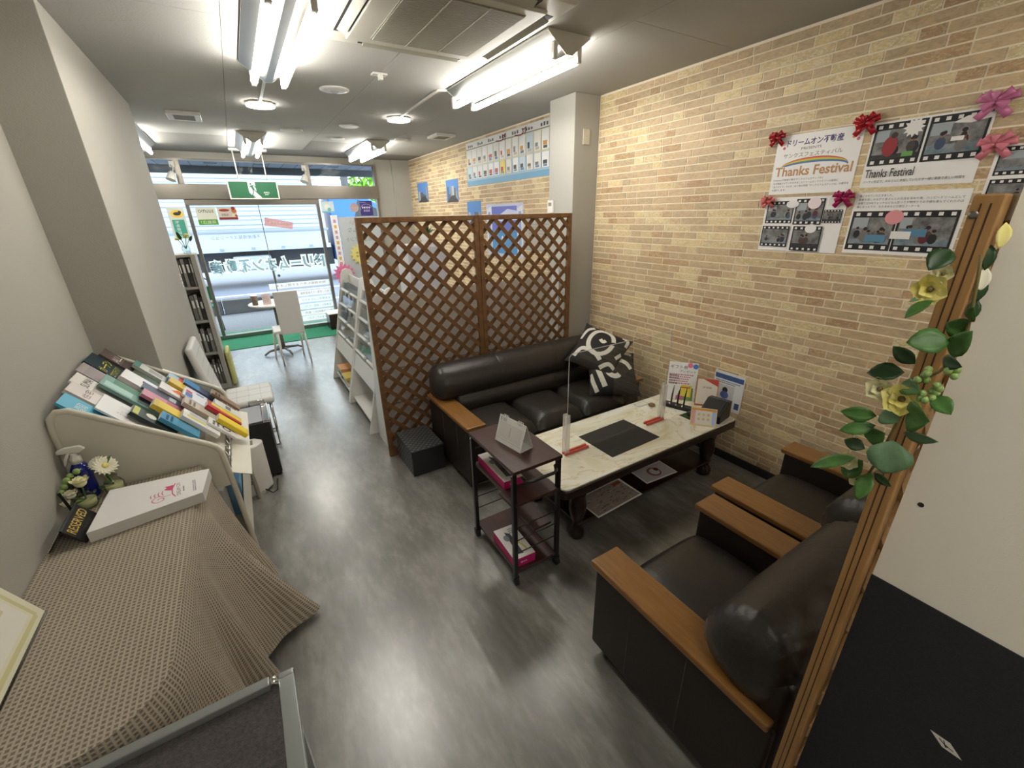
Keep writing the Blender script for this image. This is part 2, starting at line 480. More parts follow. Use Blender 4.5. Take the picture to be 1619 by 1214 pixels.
def floor_material():
    m, nt, b = new_mat('floor_vinyl'); N, L = nt.nodes, nt.links
    geo = N.new('ShaderNodeNewGeometry')
    n1 = N.new('ShaderNodeTexNoise'); n1.inputs['Scale'].default_value = 1.6; n1.inputs['Detail'].default_value = 12; n1.inputs['Roughness'].default_value = 0.68
    mp = N.new('ShaderNodeMapping'); mp.inputs['Scale'].default_value = (3.4, 1.3, 1); mp.inputs['Rotation'].default_value = (0, 0, 0.35)
    L.new(geo.outputs['Position'], mp.inputs['Vector']); L.new(mp.outputs[0], n1.inputs['Vector'])
    r = ramp(nt, [(0.12, (0.07, 0.065, 0.056)), (0.47, (0.165, 0.157, 0.14)), (0.72, (0.32, 0.31, 0.285))])
    L.new(n1.outputs['Fac'], r.inputs['Fac'])
    mp2 = N.new('ShaderNodeMapping'); mp2.inputs['Scale'].default_value = (36, 9, 1); mp2.inputs['Rotation'].default_value = (0, 0, 0.5)
    L.new(geo.outputs['Position'], mp2.inputs['Vector'])
    n2 = N.new('ShaderNodeTexNoise'); n2.inputs['Scale'].default_value = 1.0; n2.inputs['Detail'].default_value = 6
    L.new(mp2.outputs[0], n2.inputs['Vector'])
    mx = N.new('ShaderNodeMix'); mx.data_type = 'RGBA'; mx.blend_type = 'OVERLAY'; mx.inputs['Factor'].default_value = 0.4
    L.new(r.outputs[0], mx.inputs['A']); L.new(n2.outputs['Fac'], mx.inputs['B'])
    L.new(mx.outputs['Result'], b.inputs['Base Color'])
    b.inputs['Roughness'].default_value = 0.32; b.inputs['Specular IOR Level'].default_value = 0.85; b.inputs['Coat Weight'].default_value = 0.8; b.inputs['Coat IOR'].default_value = 1.6; b.inputs['Coat Roughness'].default_value = 0.26
    bp = N.new('ShaderNodeBump'); bp.inputs['Distance'].default_value = 0.0012; bp.inputs['Strength'].default_value = 0.6
    L.new(n2.outputs['Fac'], bp.inputs['Height']); L.new(bp.outputs[0], b.inputs['Normal'])
floor_material()

def brick_material():
    m, nt, b = new_mat('brick'); N, L = nt.nodes, nt.links
    at = N.new('ShaderNodeAttribute'); at.attribute_name = 'tint'
    geo = N.new('ShaderNodeNewGeometry')
    mp = N.new('ShaderNodeMapping'); mp.inputs['Scale'].default_value = (1, 14, 30)
    L.new(geo.outputs['Position'], mp.inputs['Vector'])
    n = N.new('ShaderNodeTexNoise'); n.inputs['Scale'].default_value = 1.6; n.inputs['Detail'].default_value = 5; n.inputs['Distortion'].default_value = 1.2
    L.new(mp.outputs[0], n.inputs['Vector'])
    r = ramp(nt, [(0.30, (0.80, 0.80, 0.78)), (0.52, (1, 1, 1)), (0.64, (1.12, 1.10, 1.0))])
    L.new(n.outputs['Fac'], r.inputs['Fac'])
    mx = N.new('ShaderNodeMix'); mx.data_type = 'RGBA'; mx.blend_type = 'MULTIPLY'; mx.inputs['Factor'].default_value = 1
    L.new(at.outputs['Color'], mx.inputs['A']); L.new(r.outputs[0], mx.inputs['B'])
    # pale mineral blotches on the marbled bricks (alpha of the attribute says how many)
    n2 = N.new('ShaderNodeTexNoise'); n2.inputs['Scale'].default_value = 2.1; n2.inputs['Detail'].default_value = 3; n2.inputs['Distortion'].default_value = 2.0
    L.new(mp.outputs[0], n2.inputs['Vector'])
    mr = N.new('ShaderNodeMapRange'); mr.inputs['From Min'].default_value = 0.5; mr.inputs['From Max'].default_value = 0.6
    L.new(n2.outputs['Fac'], mr.inputs['Value'])
    mu = N.new('ShaderNodeMath'); mu.operation = 'MULTIPLY'; L.new(mr.outputs[0], mu.inputs[0]); L.new(at.outputs['Alpha'], mu.inputs[1])
    m2 = N.new('ShaderNodeMix'); m2.data_type = 'RGBA'; L.new(mu.outputs[0], m2.inputs['Factor'])
    L.new(mx.outputs['Result'], m2.inputs['A']); m2.inputs['B'].default_value = (0.78, 0.69, 0.48, 1)
    L.new(m2.outputs['Result'], b.inputs['Base Color'])
    b.inputs['Roughness'].default_value = 0.6
    bp = N.new('ShaderNodeBump'); bp.inputs['Distance'].default_value = 0.002; bp.inputs['Strength'].default_value = 0.5
    L.new(n.outputs['Fac'], bp.inputs['Height']); L.new(bp.outputs[0], b.inputs['Normal'])
brick_material()
mat('mortar', (0.88, 0.79, 0.62), 0.8)

def marble_material():
    m, nt, b = new_mat('onyx'); N, L = nt.nodes, nt.links
    geo = N.new('ShaderNodeNewGeometry')
    mp = N.new('ShaderNodeMapping'); mp.inputs['Scale'].default_value = (1.6, 3.2, 1); mp.inputs['Rotation'].default_value = (0, 0, 0.35)
    L.new(geo.outputs['Position'], mp.inputs['Vector'])
    n = N.new('ShaderNodeTexNoise'); n.inputs['Scale'].default_value = 1.25; n.inputs['Detail'].default_value = 5; n.inputs['Distortion'].default_value = 1.6; n.inputs['Roughness'].default_value = 0.55
    L.new(mp.outputs[0], n.inputs['Vector'])
    r = ramp(nt, [(0.28, (0.66, 0.59, 0.38)), (0.40, (0.80, 0.76, 0.60)), (0.485, (0.86, 0.84, 0.73)), (0.50, (0.70, 0.60, 0.40)), (0.53, (0.84, 0.82, 0.70)), (0.70, (0.90, 0.90, 0.85))])
    L.new(n.outputs['Fac'], r.inputs['Fac']); L.new(r.outputs[0], b.inputs['Base Color'])
    b.inputs['Roughness'].default_value = 0.09; b.inputs['Coat Weight'].default_value = 0.3; b.inputs['Coat Roughness'].default_value = 0.04
marble_material()

def waffle_material():
    m, nt, b = new_mat('waffle_cloth'); N, L = nt.nodes, nt.links
    uv = N.new('ShaderNodeUVMap'); uv.uv_map = 'UVMap'
    sp = N.new('ShaderNodeSeparateXYZ'); L.new(uv.outputs[0], sp.inputs[0])
    hs = []
    for ax in ('X', 'Y'):
        a = N.new('ShaderNodeMath'); a.operation = 'MULTIPLY'; a.inputs[1].default_value = 2 * PI / 0.0125
        L.new(sp.outputs[ax], a.inputs[0])
        c = N.new('ShaderNodeMath'); c.operation = 'COSINE'; L.new(a.outputs[0], c.inputs[0]); hs.append(c)
    mxm = N.new('ShaderNodeMath'); mxm.operation = 'MAXIMUM'; L.new(hs[0].outputs[0], mxm.inputs[0]); L.new(hs[1].outputs[0], mxm.inputs[1])
    mr = N.new('ShaderNodeMapRange'); mr.inputs['From Min'].default_value = -0.5; mr.inputs['From Max'].default_value = 0.8
    L.new(mxm.outputs[0], mr.inputs['Value'])
    r = ramp(nt, [(0.0, (0.21, 0.175, 0.125)), (0.6, (0.38, 0.325, 0.245)), (1.0, (0.46, 0.40, 0.315))])
    L.new(mr.outputs[0], r.inputs['Fac']); L.new(r.outputs[0], b.inputs['Base Color'])
    b.inputs['Roughness'].default_value = 0.95
    bp = N.new('ShaderNodeBump'); bp.inputs['Distance'].default_value = 0.003; bp.inputs['Strength'].default_value = 0.8
    L.new(mr.outputs[0], bp.inputs['Height']); L.new(bp.outputs[0], b.inputs['Normal'])
waffle_material()

# ------------------------------------------------------------------ room shell
CEIL = 2.71
struct(MB('floor_vinyl').box(-1.6, 2.95, -3.0, 8.12, -0.1, 0).build('floor', loc=(0, 0, 0)))
struct(MB('turf').box(-1.2, 2.26, 7.33, 8.08, 0.0005, 0.008).build('floor_mat', loc=(0.5, 7.7, 0)))
cl = struct(MB('ceiling_gap').box(-1.6, 2.95, -3.0, 8.3, CEIL + 0.004, CEIL + 0.15).build('ceiling', loc=(0.6, 2.6, CEIL)))
for i in range(-2, 4):
    for j in range(-2, 4):
        x0 = 0.16 + 0.91 * i; y0 = 0.15 + 1.82 * j - (0.91 if i % 2 else 0)
        x1, y1 = x0 + 0.91, y0 + 1.82
        x0, x1, y0, y1 = max(x0, -1.6), min(x1, 2.95), max(y0, -3.0), min(y1, 8.25)
        if x1 - x0 > 0.02 and y1 - y0 > 0.02:
            MB('ceiling_board').box(x0 + 0.0015, x1 - 0.0015, y0 + 0.0015, y1 - 0.0015, CEIL, CEIL + 0.006).build('ceiling_board', cl)
# left walls and the long pillar
struct(MB('wall_paint').box(-0.95, -0.775, -3.0, 3.008, 0, CEIL).build('wall_left'))
struct(MB('wall_paint').box(-1.6, -0.52, 3.008, 5.14, 0, CEIL).build('wall_left_pillar', bevel=0.004))
struct(MB('wall_paint').box(-1.75, -1.6, 5.14, 8.3, 0, CEIL).build('wall_left_far'))
struct(MB('wall_paint').box(-0.95, 3.0, -3.15, -3.0, 0, CEIL).build('wall_back'))
# column on the brick wall
struct(MB('pier_paint').box(2.596, 2.868, 3.18, 3.53, 0, CEIL).build('wall_column', bevel=0.004))
# piers beside the shop front
struct(MB('pier_paint').box(2.275, 2.87, 8.14, 8.35, 0, CEIL).box(2.56, 2.87, 8.10, 8.14, 0, CEIL).build('wall_front_pier'))
struct(MB('pier_paint').box(-1.6, 2.275, 8.12, 8.3, 2.625, CEIL).build('trim_1'))
struct(MB('black_matte').box(2.855, 2.868, -3.0, 3.18, 0, 0.06).build('baseboard_right'))

# brick wall
wr = struct(MB('mortar').box(2.87, 3.0, -3.0, 8.35, 0, CEIL).build('wall_right', loc=(2.93, 2.6, 0)))
BR = random.Random(11)
cand = []
for row in range(0, 55):
    z0 = CEIL - 0.012 - (row + 1) * 0.05
    if z0 < 0.0: continue
    for lo, hi in ((0.0, 3.178), (3.532, 8.098)):
        y = lo - BR.random() * 0.2
        while y < hi:
            l = BR.choice([0.09, 0.10, 0.11, 0.17, 0.19, 0.21, 0.23, 0.25, 0.27])
            a, c = max(y, lo), min(y + l, hi)
            if c - a > 0.025: cand.append((a + 0.004, c - 0.004, z0 + 0.004, z0 + 0.046))
            y += l
TINTS = [((0.57, 0.421, 0.251), 0.15), ((0.542, 0.394, 0.234), 0.08), ((0.591, 0.441, 0.271), 0.12), ((0.465, 0.297, 0.16), 0.3), ((0.661, 0.519, 0.283), 0.9), ((0.661, 0.511, 0.265), 0.75), ((0.514, 0.388, 0.241), 0.08), ((0.557, 0.414, 0.251), 0.1)]
def brick_geo(B, y0, y1, z0, z1, xf):
    B.add([(2.871, y0, z0), (2.871, y1, z0), (2.871, y1, z1), (2.871, y0, z1), (xf, y0, z0), (xf, y1, z0), (xf, y1, z1), (xf, y0, z1)],
          [(4, 7, 6, 5), (0, 4, 5, 1), (1, 5, 6, 2), (2, 6, 7, 3), (3, 7, 4, 0)], 'brick')
def set_tint(o, cols):
    at = o.data.color_attributes.new('tint', 'FLOAT_COLOR', 'POINT')
    at.data.foreach_set('color', [c for col in cols for c in col])
def score(b):
    p = proj((2.868, (b[0] + b[1]) / 2, (b[2] + b[3]) / 2))
    if p is None or not (-20 < p[0] < 1640 and -20 < p[1] < 1230): return 0
    if p[1] > 400 + (1590 - p[0]) * 2.7: return 0
    return (b[1] - b[0]) / p[2] ** 2
cand.sort(key=score, reverse=True)
BR2 = random.Random(3)
rest = MB(); rc = []
for k, b in enumerate(cand):
    t, al = BR2.choice(TINTS); j = 0.92 + 0.16 * BR2.random()
    col = (t[0] * j, t[1] * j, t[2] * j, al)
    xf = 2.8662 + 0.0012 * BR2.random()
    if k < 300:
        B = MB(); brick_geo(B, *b, xf); o = B.build('brick', wr); set_tint(o, [col] * 8)
    else:
        brick_geo(rest, *b, xf); rc += [col] * 8
o = rest.build('brickwork', wr); o['kind'] = 'stuff'; set_tint(o, rc)

# ------------------------------------------------------------------ shop front (stainless frame, glass)
YS = 8.15
w1 = thing('window_1', (0.75, YS, 0), None, None); struct(w1)

MB("steel").box(-1.6, 2.275, 8.07, 8.21, 2.09, 2.29).build('header_beam', w1, bevel=0.004)
MB('steel').box(-1.6, 2.275, 8.12, 8.19, 2.60, 2.625).build('top_rail', w1)
for x in (-0.50, 1.185):
    MB('steel').box(x - 0.035, x + 0.035, 8.11, 8.19, 2.29, 2.60).build('mullion', w1)
MB('steel').box(2.235, 2.275, 8.10, 8.2, 0.0, 2.60).build('jamb', w1)
for x in (-0.505, 1.26):
    MB('steel_dark').box(x - 0.022, x + 0.022, 8.11, 8.19, 0.06, 2.09).build('door_post', w1)
MB('steel').box(-0.527, 1.282, 8.10, 8.20, 2.01, 2.09).build('door_head', w1, bevel=0.003)
MB('steel').box(-1.6, 2.275, 8.09, 8.21, 0.0, 0.065).build('threshold', w1)
for x0, x1, z0, z1 in ((-1.6, -0.535, 2.29, 2.60), (-0.465, 1.15, 2.29, 2.60), (1.22, 2.235, 2.29, 2.60), (-1.6, -0.527, 0.065, 2.09), (1.282, 2.235, 0.065, 2.09)):
    MB('pane_glass').box(x0, x1, 8.148, 8.154, z0, z1).build('pane', w1)
d1 = thing('door_1', (0.38, YS, 0), None, None); struct(d1)
MB('pane_glass').box(-0.483, 0.395, 8.146, 8.152, 0.07, 2.01).build('glass_leaf', d1)
MB('pane_glass').box(0.399, 1.238, 8.146, 8.152, 0.07, 2.01).build('glass_leaf', d1)
MB('steel_dark').box(0.392, 0.402, 8.142, 8.156, 0.07, 2.01).build('meeting_edge', d1)
MB('steel_dark').box(0.385, 0.415, 8.10, 8.14, 0.83, 1.02).build('handle', d1, bevel=0.004)
MB('steel_dark').lathe((0.47, 8.145, 0.93), [(0.022, 0), (0.022, 0.012)], 14, axis=(0, -1, 0)).build('lock', d1)
# ------------------------------------------------------------------ street outside
struct(MB('pavement').box(-8, 12, 8.3, 10.55, -0.12, -0.02).build('ground_pavement', loc=(0, 9, -0.1)))
struct(MB('turf_out').box(-1.6, 2.3, 8.21, 8.62, -0.02, 0.0).build('ground_turf', loc=(0.3, 8.4, -0.02)))
struct(MB('asphalt').box(-40, 60, 10.55, 60, -0.15, -0.04).build('ground_road', loc=(0, 20, -0.1)))
for y0, y1 in ((11.2, 11.36), (13.2, 13.36)):
    struct(MB('road_line').box(-30, 40, y0, y1, -0.04, -0.035).build('ground_line', loc=(0, y0, -0.04)))
struct(MB('soffit').box(-6, 8, 8.35, 9.5, 2.66, 2.9).build('trim_2', loc=(0, 9, 2.66)))
so = bpy.data.objects['trim_2']
for i in range(44):
    x = -5 + 0.22 * i
    MB('soffit').box(x + 0.006, x + 0.214, 8.36, 9.4, 2.65, 2.66).build('soffit_board', so)
MB('soffit_dark').box(-6, 8, 9.4, 9.55, 2.54, 2.92).build('fascia', so)
for x in (-0.1, 0.6, 1.75): MB('soffit_dark').box(x - 0.09, x + 0.09, 8.9, 8.96, 2.644, 2.65).build('soffit_vent', so)

# kerb wall blocks
for i, (x0, x1) in enumerate(((-1.6, -0.55), (-0.53, 0.72))):
    tag(MB('concrete').box(x0, x1, 10.5, 10.75, -0.02, 0.27).build('kerb_block', bevel=0.015),
        ['grey concrete kerb block across the pavement, further from the white chair', 'grey concrete kerb block across the pavement behind the round cafe table'][i], 'kerb', 'kerb blocks by the road')

# lorry
lo = thing('truck', (0, 15, -0.04), 'white box lorry with blue cab passing on the street outside', 'truck')
MB('truck_white').box(-9, 2.35, 14.42, 16.7, 1.0, 3.35).build('cargo_box', lo)
for i in range(15):
    z = 1.55 + 0.115 * i
    MB('truck_groove' if i % 2 else 'truck_white').box(-8.9, 2.25, 14.40, 14.425, z + (0 if i % 2 else 0.02), z + (0.018 if i % 2 else 0.10)).build('side_board', lo)
MB('truck_white').box(-9, 2.4, 14.38, 14.43, 0.98, 1.10).build('lower_rail', lo)
MB('truck_groove').box(-9, 2.4, 14.385, 14.43, 1.48, 1.53).build('middle_rail', lo)
for i in range(9): MB('truck_groove').box(-4.2 + 0.75 * i, -4.1 + 0.75 * i, 14.36, 14.39, 1.02, 1.08).build('marker_lamp', lo)
MB('truck_blue').prism([(2.55, 14.5, 0.55), (4.6, 14.5, 0.55), (4.6, 14.5, 1.5), (4.15, 14.5, 2.1), (3.35, 14.5, 2.55), (2.55, 14.5, 2.62)], (0, 2.1, 0)).build('cab', lo, bevel=0.05)
MB('truck_dark').prism([(3.2, 14.49, 1.6), (4.3, 14.49, 1.55), (4.0, 14.49, 2.02), (3.4, 14.49, 2.3)], (0, 0.02, 0)).build('cab_window', lo)
for z in (0.95, 1.15): MB('truck_white').box(2.55, 4.58, 14.485, 14.5, z, z + 0.06).build('cab_stripe', lo)
MB('truck_dark').box(-9, 2.5, 14.8, 16.4, 0.45, 1.0).build('chassis', lo)
MB('truck_white').box(-0.2, 0.75, 14.5, 14.9, 0.45, 0.85).build('fuel_tank', lo, bevel=0.05)
for x in (-5.3, -4.1, 3.1):
    wh = MB('truck_dark').lathe((x, 14.52, 0.45), [(0.2, 0), (0.48, 0.02), (0.49, 0.26), (0.3, 0.3)], 20, axis=(0, 1, 0)).build('wheel', lo)
    MB('truck_groove').lathe((x, 14.5, 0.45), [(0.2, 0), (0.22, 0.03)], 16, axis=(0, 1, 0)).build('hub', wh)

# roadside tree and pole
def leaf_quads(B, centre, R, n, size, m, rnd, sq=(1, 1, 1)):
    for _ in range(n):
        d = Vector((rnd.gauss(0, 1), rnd.gauss(0, 1), rnd.gauss(0, 1))).normalized() * R * (0.55 + 0.45 * rnd.random())
        c = Vector(centre) + Vector((d.x * sq[0], d.y * sq[1], d.z * sq[2]))
        a = Vector((rnd.gauss(0, 1), rnd.gauss(0, 1), rnd.gauss(0, 1))).normalized(); b = a.orthogonal().normalized()
        s = size * (0.6 + 0.8 * rnd.random())
        B.add([c - a * s, c + b * s * 0.45, c + a * s, c - b * s * 0.45], [(0, 1, 2, 3)], m)
tr = thing('roadside_tree', (4.95, 19.5, -0.04), 'light green leafy tree beyond the lorry cab', 'tree')
MB('stem').tube([(4.95, 19.5, -0.04), (5.0, 19.5, 1.6), (4.9, 19.5, 3.2)], [0.16, 0.13, 0.08]).build('trunk', tr)
B = MB(); rn = random.Random(5)
for c, R in (((4.6, 19.5, 2.4), 0.8), ((5.3, 19.3, 2.6), 0.9), ((4.9, 19.5, 3.4), 0.95), ((5.2, 19.7, 4.2), 0.8), ((4.7, 19.4, 4.4), 0.7)): leaf_quads(B, c, R, 420, 0.14, 'tree_leaf', rn)
B.build('crown', tr)
tag(MB('concrete').tube([(3.95, 18.5, -0.04), (3.95, 18.5, 6)], 0.14, 12).build('utility_pole'), 'grey utility pole left of the roadside tree', 'pole')

# folding chair outside the glass
fc = thing('garden_chair', (-0.72, 8.75, -0.02), 'green folding garden chair outside behind the left door post', 'chair')
for sx in (-0.93, -0.52):
    MB('black_metal').tube([(sx, 8.62, -0.02), (sx, 8.95, 0.50)], 0.011, 8).build('leg', fc)
    MB('black_metal').tube([(sx, 8.98, -0.02), (sx, 8.62, 0.46), (sx, 8.58, 0.88)], 0.011, 8).build('leg', fc)
for i in range(5): MB('turf').box(-0.92, -0.53, 8.62 + 0.065 * i, 8.67 + 0.065 * i, 0.455, 0.47).build('seat_slat', fc)
MB('turf').box(-0.92, -0.53, 8.575, 8.59, 0.58, 0.8).build('backrest', fc)
MB('black_metal').tube([(-0.93, 8.58, 0.88), (-0.85, 8.58, 0.95), (-0.72, 8.58, 0.93), (-0.6, 8.58, 0.95), (-0.52, 8.58, 0.88)], 0.009, 8).build('top_scroll', fc)

# ------------------------------------------------------------------ stickers and lettering on the glass
YG = 8.143
def on_glass(): return Sheet((0, YG, 0), (1, 0, 0), (0, 0, 1))
def sticker(name, label, fn, cat='sticker', y=None):
    s = on_glass()
    if y is not None: s.o.y = y
    fn(s); o = s.mb.build(name); return tag(o, label, cat)
def fn(s):
    s.rect(-0.425, 1.74, -0.18, 1.98, paint(226, 228, 214)); s.rect(-0.425, 1.74, -0.18, 1.815, paint(90, 160, 50))
    s.text('suumo', -0.30, 1.93, 0.19, 0.042, paint(40, 45, 40), mirror=True)
    s.text('掲載店！', -0.30, 1.778, 0.19, 0.048, paint(225, 235, 215), mirror=True)
sticker('window_sticker', 'square white and green sticker with mirrored lettering on the door glass', fn)
def fn(s):
    s.rect(-0.155, 1.805, 0.09, 1.978, paint(222, 212, 200)); s.rect(-0.155, 1.805, 0.09, 1.84, paint(150, 50, 40))
    s.circ(-0.07, 1.94, 0.07, paint(165, 60, 45), 0.28); s.scribble(-0.12, 1.93, -0.02, 1.95, paint(240, 225, 215), 1, 3)
    s.text('加盟店', -0.07, 1.875, 0.09, 0.035, paint(50, 40, 40), mirror=True)
    s.circ(0.055, 1.93, 0.032, paint(205, 120, 40)); s.circ(0.05, 1.965, 0.025, paint(160, 50, 40)); s.circ(0.04, 1.87, 0.022, paint(240, 230, 210)); s.circ(0.072, 1.86, 0.018, paint(190, 90, 60))
sticker('window_sticker', 'red and cream round-pattern sticker beside the green sticker on the door', fn)
def fn(s):
    a = math.atan2(-0.085, 0.39)
    s.poly([(0.445, 1.83), (0.836, 1.745), (0.815, 1.64), (0.62, 1.68), (0.425, 1.705)], 'film_pink')
    s.text('募集！中央駅前', 0.64, 1.735, 0.30, 0.06, 'film_cream', rot=a, mirror=True)
sticker('window_sticker', 'slanted red ribbon shaped sticker high on the door glass', fn)
def fn(s): s.text('不動産情報ステーション', 0.0, 1.55, 0.66, 0.055, 'film_ink', mirror=True)
sticker('window_lettering', 'thin dark mirrored lettering line on the door glass', fn, 'lettering')
def fn(s):
    # thick pale outline, grey-teal core on top
    for k, ch in enumerate('ドリームオン不動産'):
        u, v = 1.135 - 0.185 * k, 1.12
        hh = 0.19 if ch != 'ー' else 0.03; ww = 0.15
        s.text(ch, u, v, ww + 0.05, hh + 0.06, 'film_white', mirror=True, bold=0.13)
        s.text(ch, u, v, ww, hh, 'film_teal', mirror=True, bold=0.03)
sticker('window_lettering', 'big pale teal mirrored shop name across the glass doors', fn, 'lettering')
ROWT = ['物件情報も売ります貸します', '地元に密着した不動産情報', 'お部屋探しはおまかせ', '駐車場もご相談ください', '仲介手数料のご案内', 'お気軽にお入りください']
for i, (v, c, u0) in enumerate(((0.765, 'film_cream', 0.29), (0.607, 'film_cream', 0.66), (0.492, 'film_green', 0.66), (0.378, 'film_green', 0.67), (0.268, 'film_cream', 0.68), (0.172, 'film_cream', 0.69))):
    def fn(s):
        s.rect(u0, v - 0.042, 1.23, v + 0.042, 'film_white'); s.rect(u0, v - 0.05, 1.23, v - 0.043, c)
        s.text(ROWT[i], (u0 + 1.23) / 2 + 0.02, v, (1.2 - u0) * 0.85, 0.045, paint(170, 110, 95) if c == 'film_cream' else paint(110, 170, 160), mirror=True)
    sticker('window_strip', 'pale lettering strip low on the right door, %s from the top' % ['first', 'second', 'third', 'fourth', 'fifth', 'sixth'][i], fn)
def fn(s):
    s.rect(1.94, 1.825, 2.15, 2.06, paint(62, 48, 120)); s.scribble(1.97, 1.935, 2.13, 1.975, paint(225, 222, 240), 1, 4, 0.7); s.text('取扱店', 2.045, 1.905, 0.11, 0.035, paint(225, 222, 240), mirror=True)
    s.line([(2.045 + 0.1 * math.cos(t / 8 * PI + 0.3), 1.935 + 0.075 * math.sin(t / 8 * PI + 0.3)) for t in range(9)], 0.006, paint(200, 195, 230)); s.scribble(1.95, 2.03, 2.06, 2.05, paint(180, 175, 215), 1, 5)
sticker('window_sticker', 'purple rectangular sticker high on the right window pane', fn)
sticker('window_sticker', 'round dusty pink sticker beside the purple sticker', lambda s: (s.circ(1.84, 1.955, 0.075, paint(190, 165, 165)), s.rect(1.775, 1.953, 1.905, 1.957, paint(225, 215, 215))))
def fn(s):
    s.rect(1.31, 1.88, 1.51, 2.055, paint(214, 232, 236)); s.circ(1.40, 1.97, 0.045, paint(240, 245, 240)); s.circ(1.43, 1.93, 0.03, paint(120, 190, 190)); s.rect(1.31, 1.88, 1.51, 1.905, paint(130, 190, 215))
sticker('window_sticker', 'pale blue square sticker at the top left of the right window pane', fn)
def fn(s):
    s.rect(-0.76, 1.56, -0.565, 1.985, paint(216, 222, 214)); s.circ(-0.655, 1.90, 0.075, paint(235, 205, 90), 0.7); s.circ(-0.655, 1.90, 0.045, paint(60, 55, 50), 0.5); s.circ(-0.62, 1.92, 0.02, paint(60, 55, 50))
    s.rect(-0.735, 1.57, -0.59, 1.82, paint(70, 165, 150))
    for i, ch in enumerate('宅急便取扱'): s.text(ch, -0.68, 1.79 - i * 0.05, 0.045, 0.04, paint(230, 240, 235), mirror=True)
sticker('hanging_banner', 'teal and white parcel service banner hanging on the left pane', fn, 'banner', 8.12)
def fn(s): s.text('4', -0.86, 1.93, 0.06, 0.10, 'film_ink', mirror=True)
sticker('window_lettering', 'dark mirrored numeral beside the parcel banner', fn, 'lettering')

# boards standing inside the right window
def board(name, label, x0, x1, z0, z1, y, m, fn=None):
    t = thing(name, ((x0 + x1) / 2, y, z0), label, 'board')
    MB(m).box(x0, x1, y, y + 0.012, z0, z1).build('panel', t, bevel=0.003)
    if fn:
        s = Sheet((0, y - 0.0005, 0), (1, 0, 0), (0, 0, 1)); fn(s); s.mb.build('print', t)
    return t
def fn(s):
    for i, (tx, v) in enumerate((('住みたい', 1.72), ('システムな', 1.60), ('の部屋ペイント', 1.45))): s.text(tx, 1.85, v, 0.30 + 0.1 * i, 0.08, paint(130, 135, 132), mirror=True)
    s.text('部屋', 1.80, 1.55, 0.06, 0.16, paint(120, 165, 140), mirror=True)
board('display_board', 'tall pale grey board with mirrored handwriting inside the right window', 1.52, 2.2, 0.05, 1.81, 8.02, paint(186, 194, 200), fn)
def fn(s):
    for i in range(10): s.rect(1.435, 1.72 - i * 0.085, 1.475, 1.77 - i * 0.085, paint(*[(200, 150, 190), (225, 180, 90), (210, 150, 160)][i % 3]))
board('display_board', 'narrow white banner strip with coloured marks left of the grey board', 1.40, 1.51, 0.3, 1.84, 8.0, paint(238, 240, 242), fn)
def starthing(label, x, z, r, c, y, txt):
    s = Sheet((0, y, 0), (1, 0, 0), (0, 0, 1)); s.star(x, z, r, r * 0.68, 14, paint(*c)); s.scribble(x - r * 0.4, z - r * 0.3, x + r * 0.4, z + r * 0.3, paint(max(0, c[0] - 50), max(0, c[1] - 45), max(0, c[2] - 40)), 2, 6)
    tag(s.mb.build('star_sign', solid=0.004), label, 'sign', 'paper starbursts on the board')
starthing('pink paper starburst at the foot of the grey board', 1.47, 0.89, 0.19, (228, 120, 165), 7.98, 'おトク')
starthing('yellow paper starburst on the grey board behind the lattice', 1.80, 1.20, 0.19, (222, 210, 130), 8.0, '無料')
bx = thing('planter_box', (1.25, 7.85, 0.008), 'dark brown wooden box on the green mat by the door post', 'box')
MB('dark_wood').box(1.06, 1.5, 7.7, 8.05, 0.008, 0.27).build('body', bx, bevel=0.006)
MB('paper').box(1.05, 1.51, 7.69, 8.06, 0.27, 0.285).build('lid', bx, bevel=0.004)

# ------------------------------------------------------------------ ceiling fixtures
def tube_lamp(xc, y0, y1, label, group='twin tube ceiling lamps'):
    t = thing('ceiling_lamp', (xc, (y0 + y1) / 2, CEIL), label, 'ceiling lamp', group)
    a, b = 0.145, 0.02
    zt, zb = CEIL - 0.002, CEIL - 0.105
    sec = [(-a, zt), (-a, zt - 0.012), (-b, zb), (b, zb), (a, zt - 0.012), (a, zt)]
    MB('lamp_enamel').prism([(xc + u, y0, z) for u, z in sec], (0, y1 - y0, 0)).build('reflector', t)
    for ye, dy in ((y0, -0.006), (y1, 0.006)): MB('ac_white').prism([(xc + u, ye, z) for u, z in sec], (0, dy, 0)).build('end_cap', t)
    for sgn in (-1, 1):
        xt = xc + sgn * 0.084
        MB('tube_light').tube([(xt, y0 + 0.035, zb - 0.008), (xt, y1 - 0.035, zb - 0.008)], 0.02, 14).build('tube', t)
        for ye, s2 in ((y0, 1), (y1, -1)):
            MB('white_plastic').box(xt - 0.014, xt + 0.014, ye + 0.004, ye + 0.034, zb - 0.024, CEIL - 0.05).build('socket', t, bevel=0.004)
    return t
tube_lamp(0.385, 2.245, 3.53, 'twin tube ceiling lamp left of the air conditioner')
tube_lamp(1.775, 2.245, 3.56, 'twin tube ceiling lamp right of the air conditioner')
tube_lamp(0.395, 6.12, 7.42, 'twin tube ceiling lamp above the exit sign')
tube_lamp(1.80, 6.12, 7.42, 'twin tube ceiling lamp near the far brick corner')
tube_lamp(-0.76, 6.12, 7.42, 'twin tube ceiling lamp half hidden behind the left pillar')
tube_lamp(0.40, -1.45, -0.15, 'added twin tube lamp out of view above the viewer')  # unseen lamp, added to light the near side of the room
tube_lamp(1.95, -2.0, -0.7, 'added twin tube lamp out of view behind the partition')  # second out-of-view lamp, added for more light near the camera

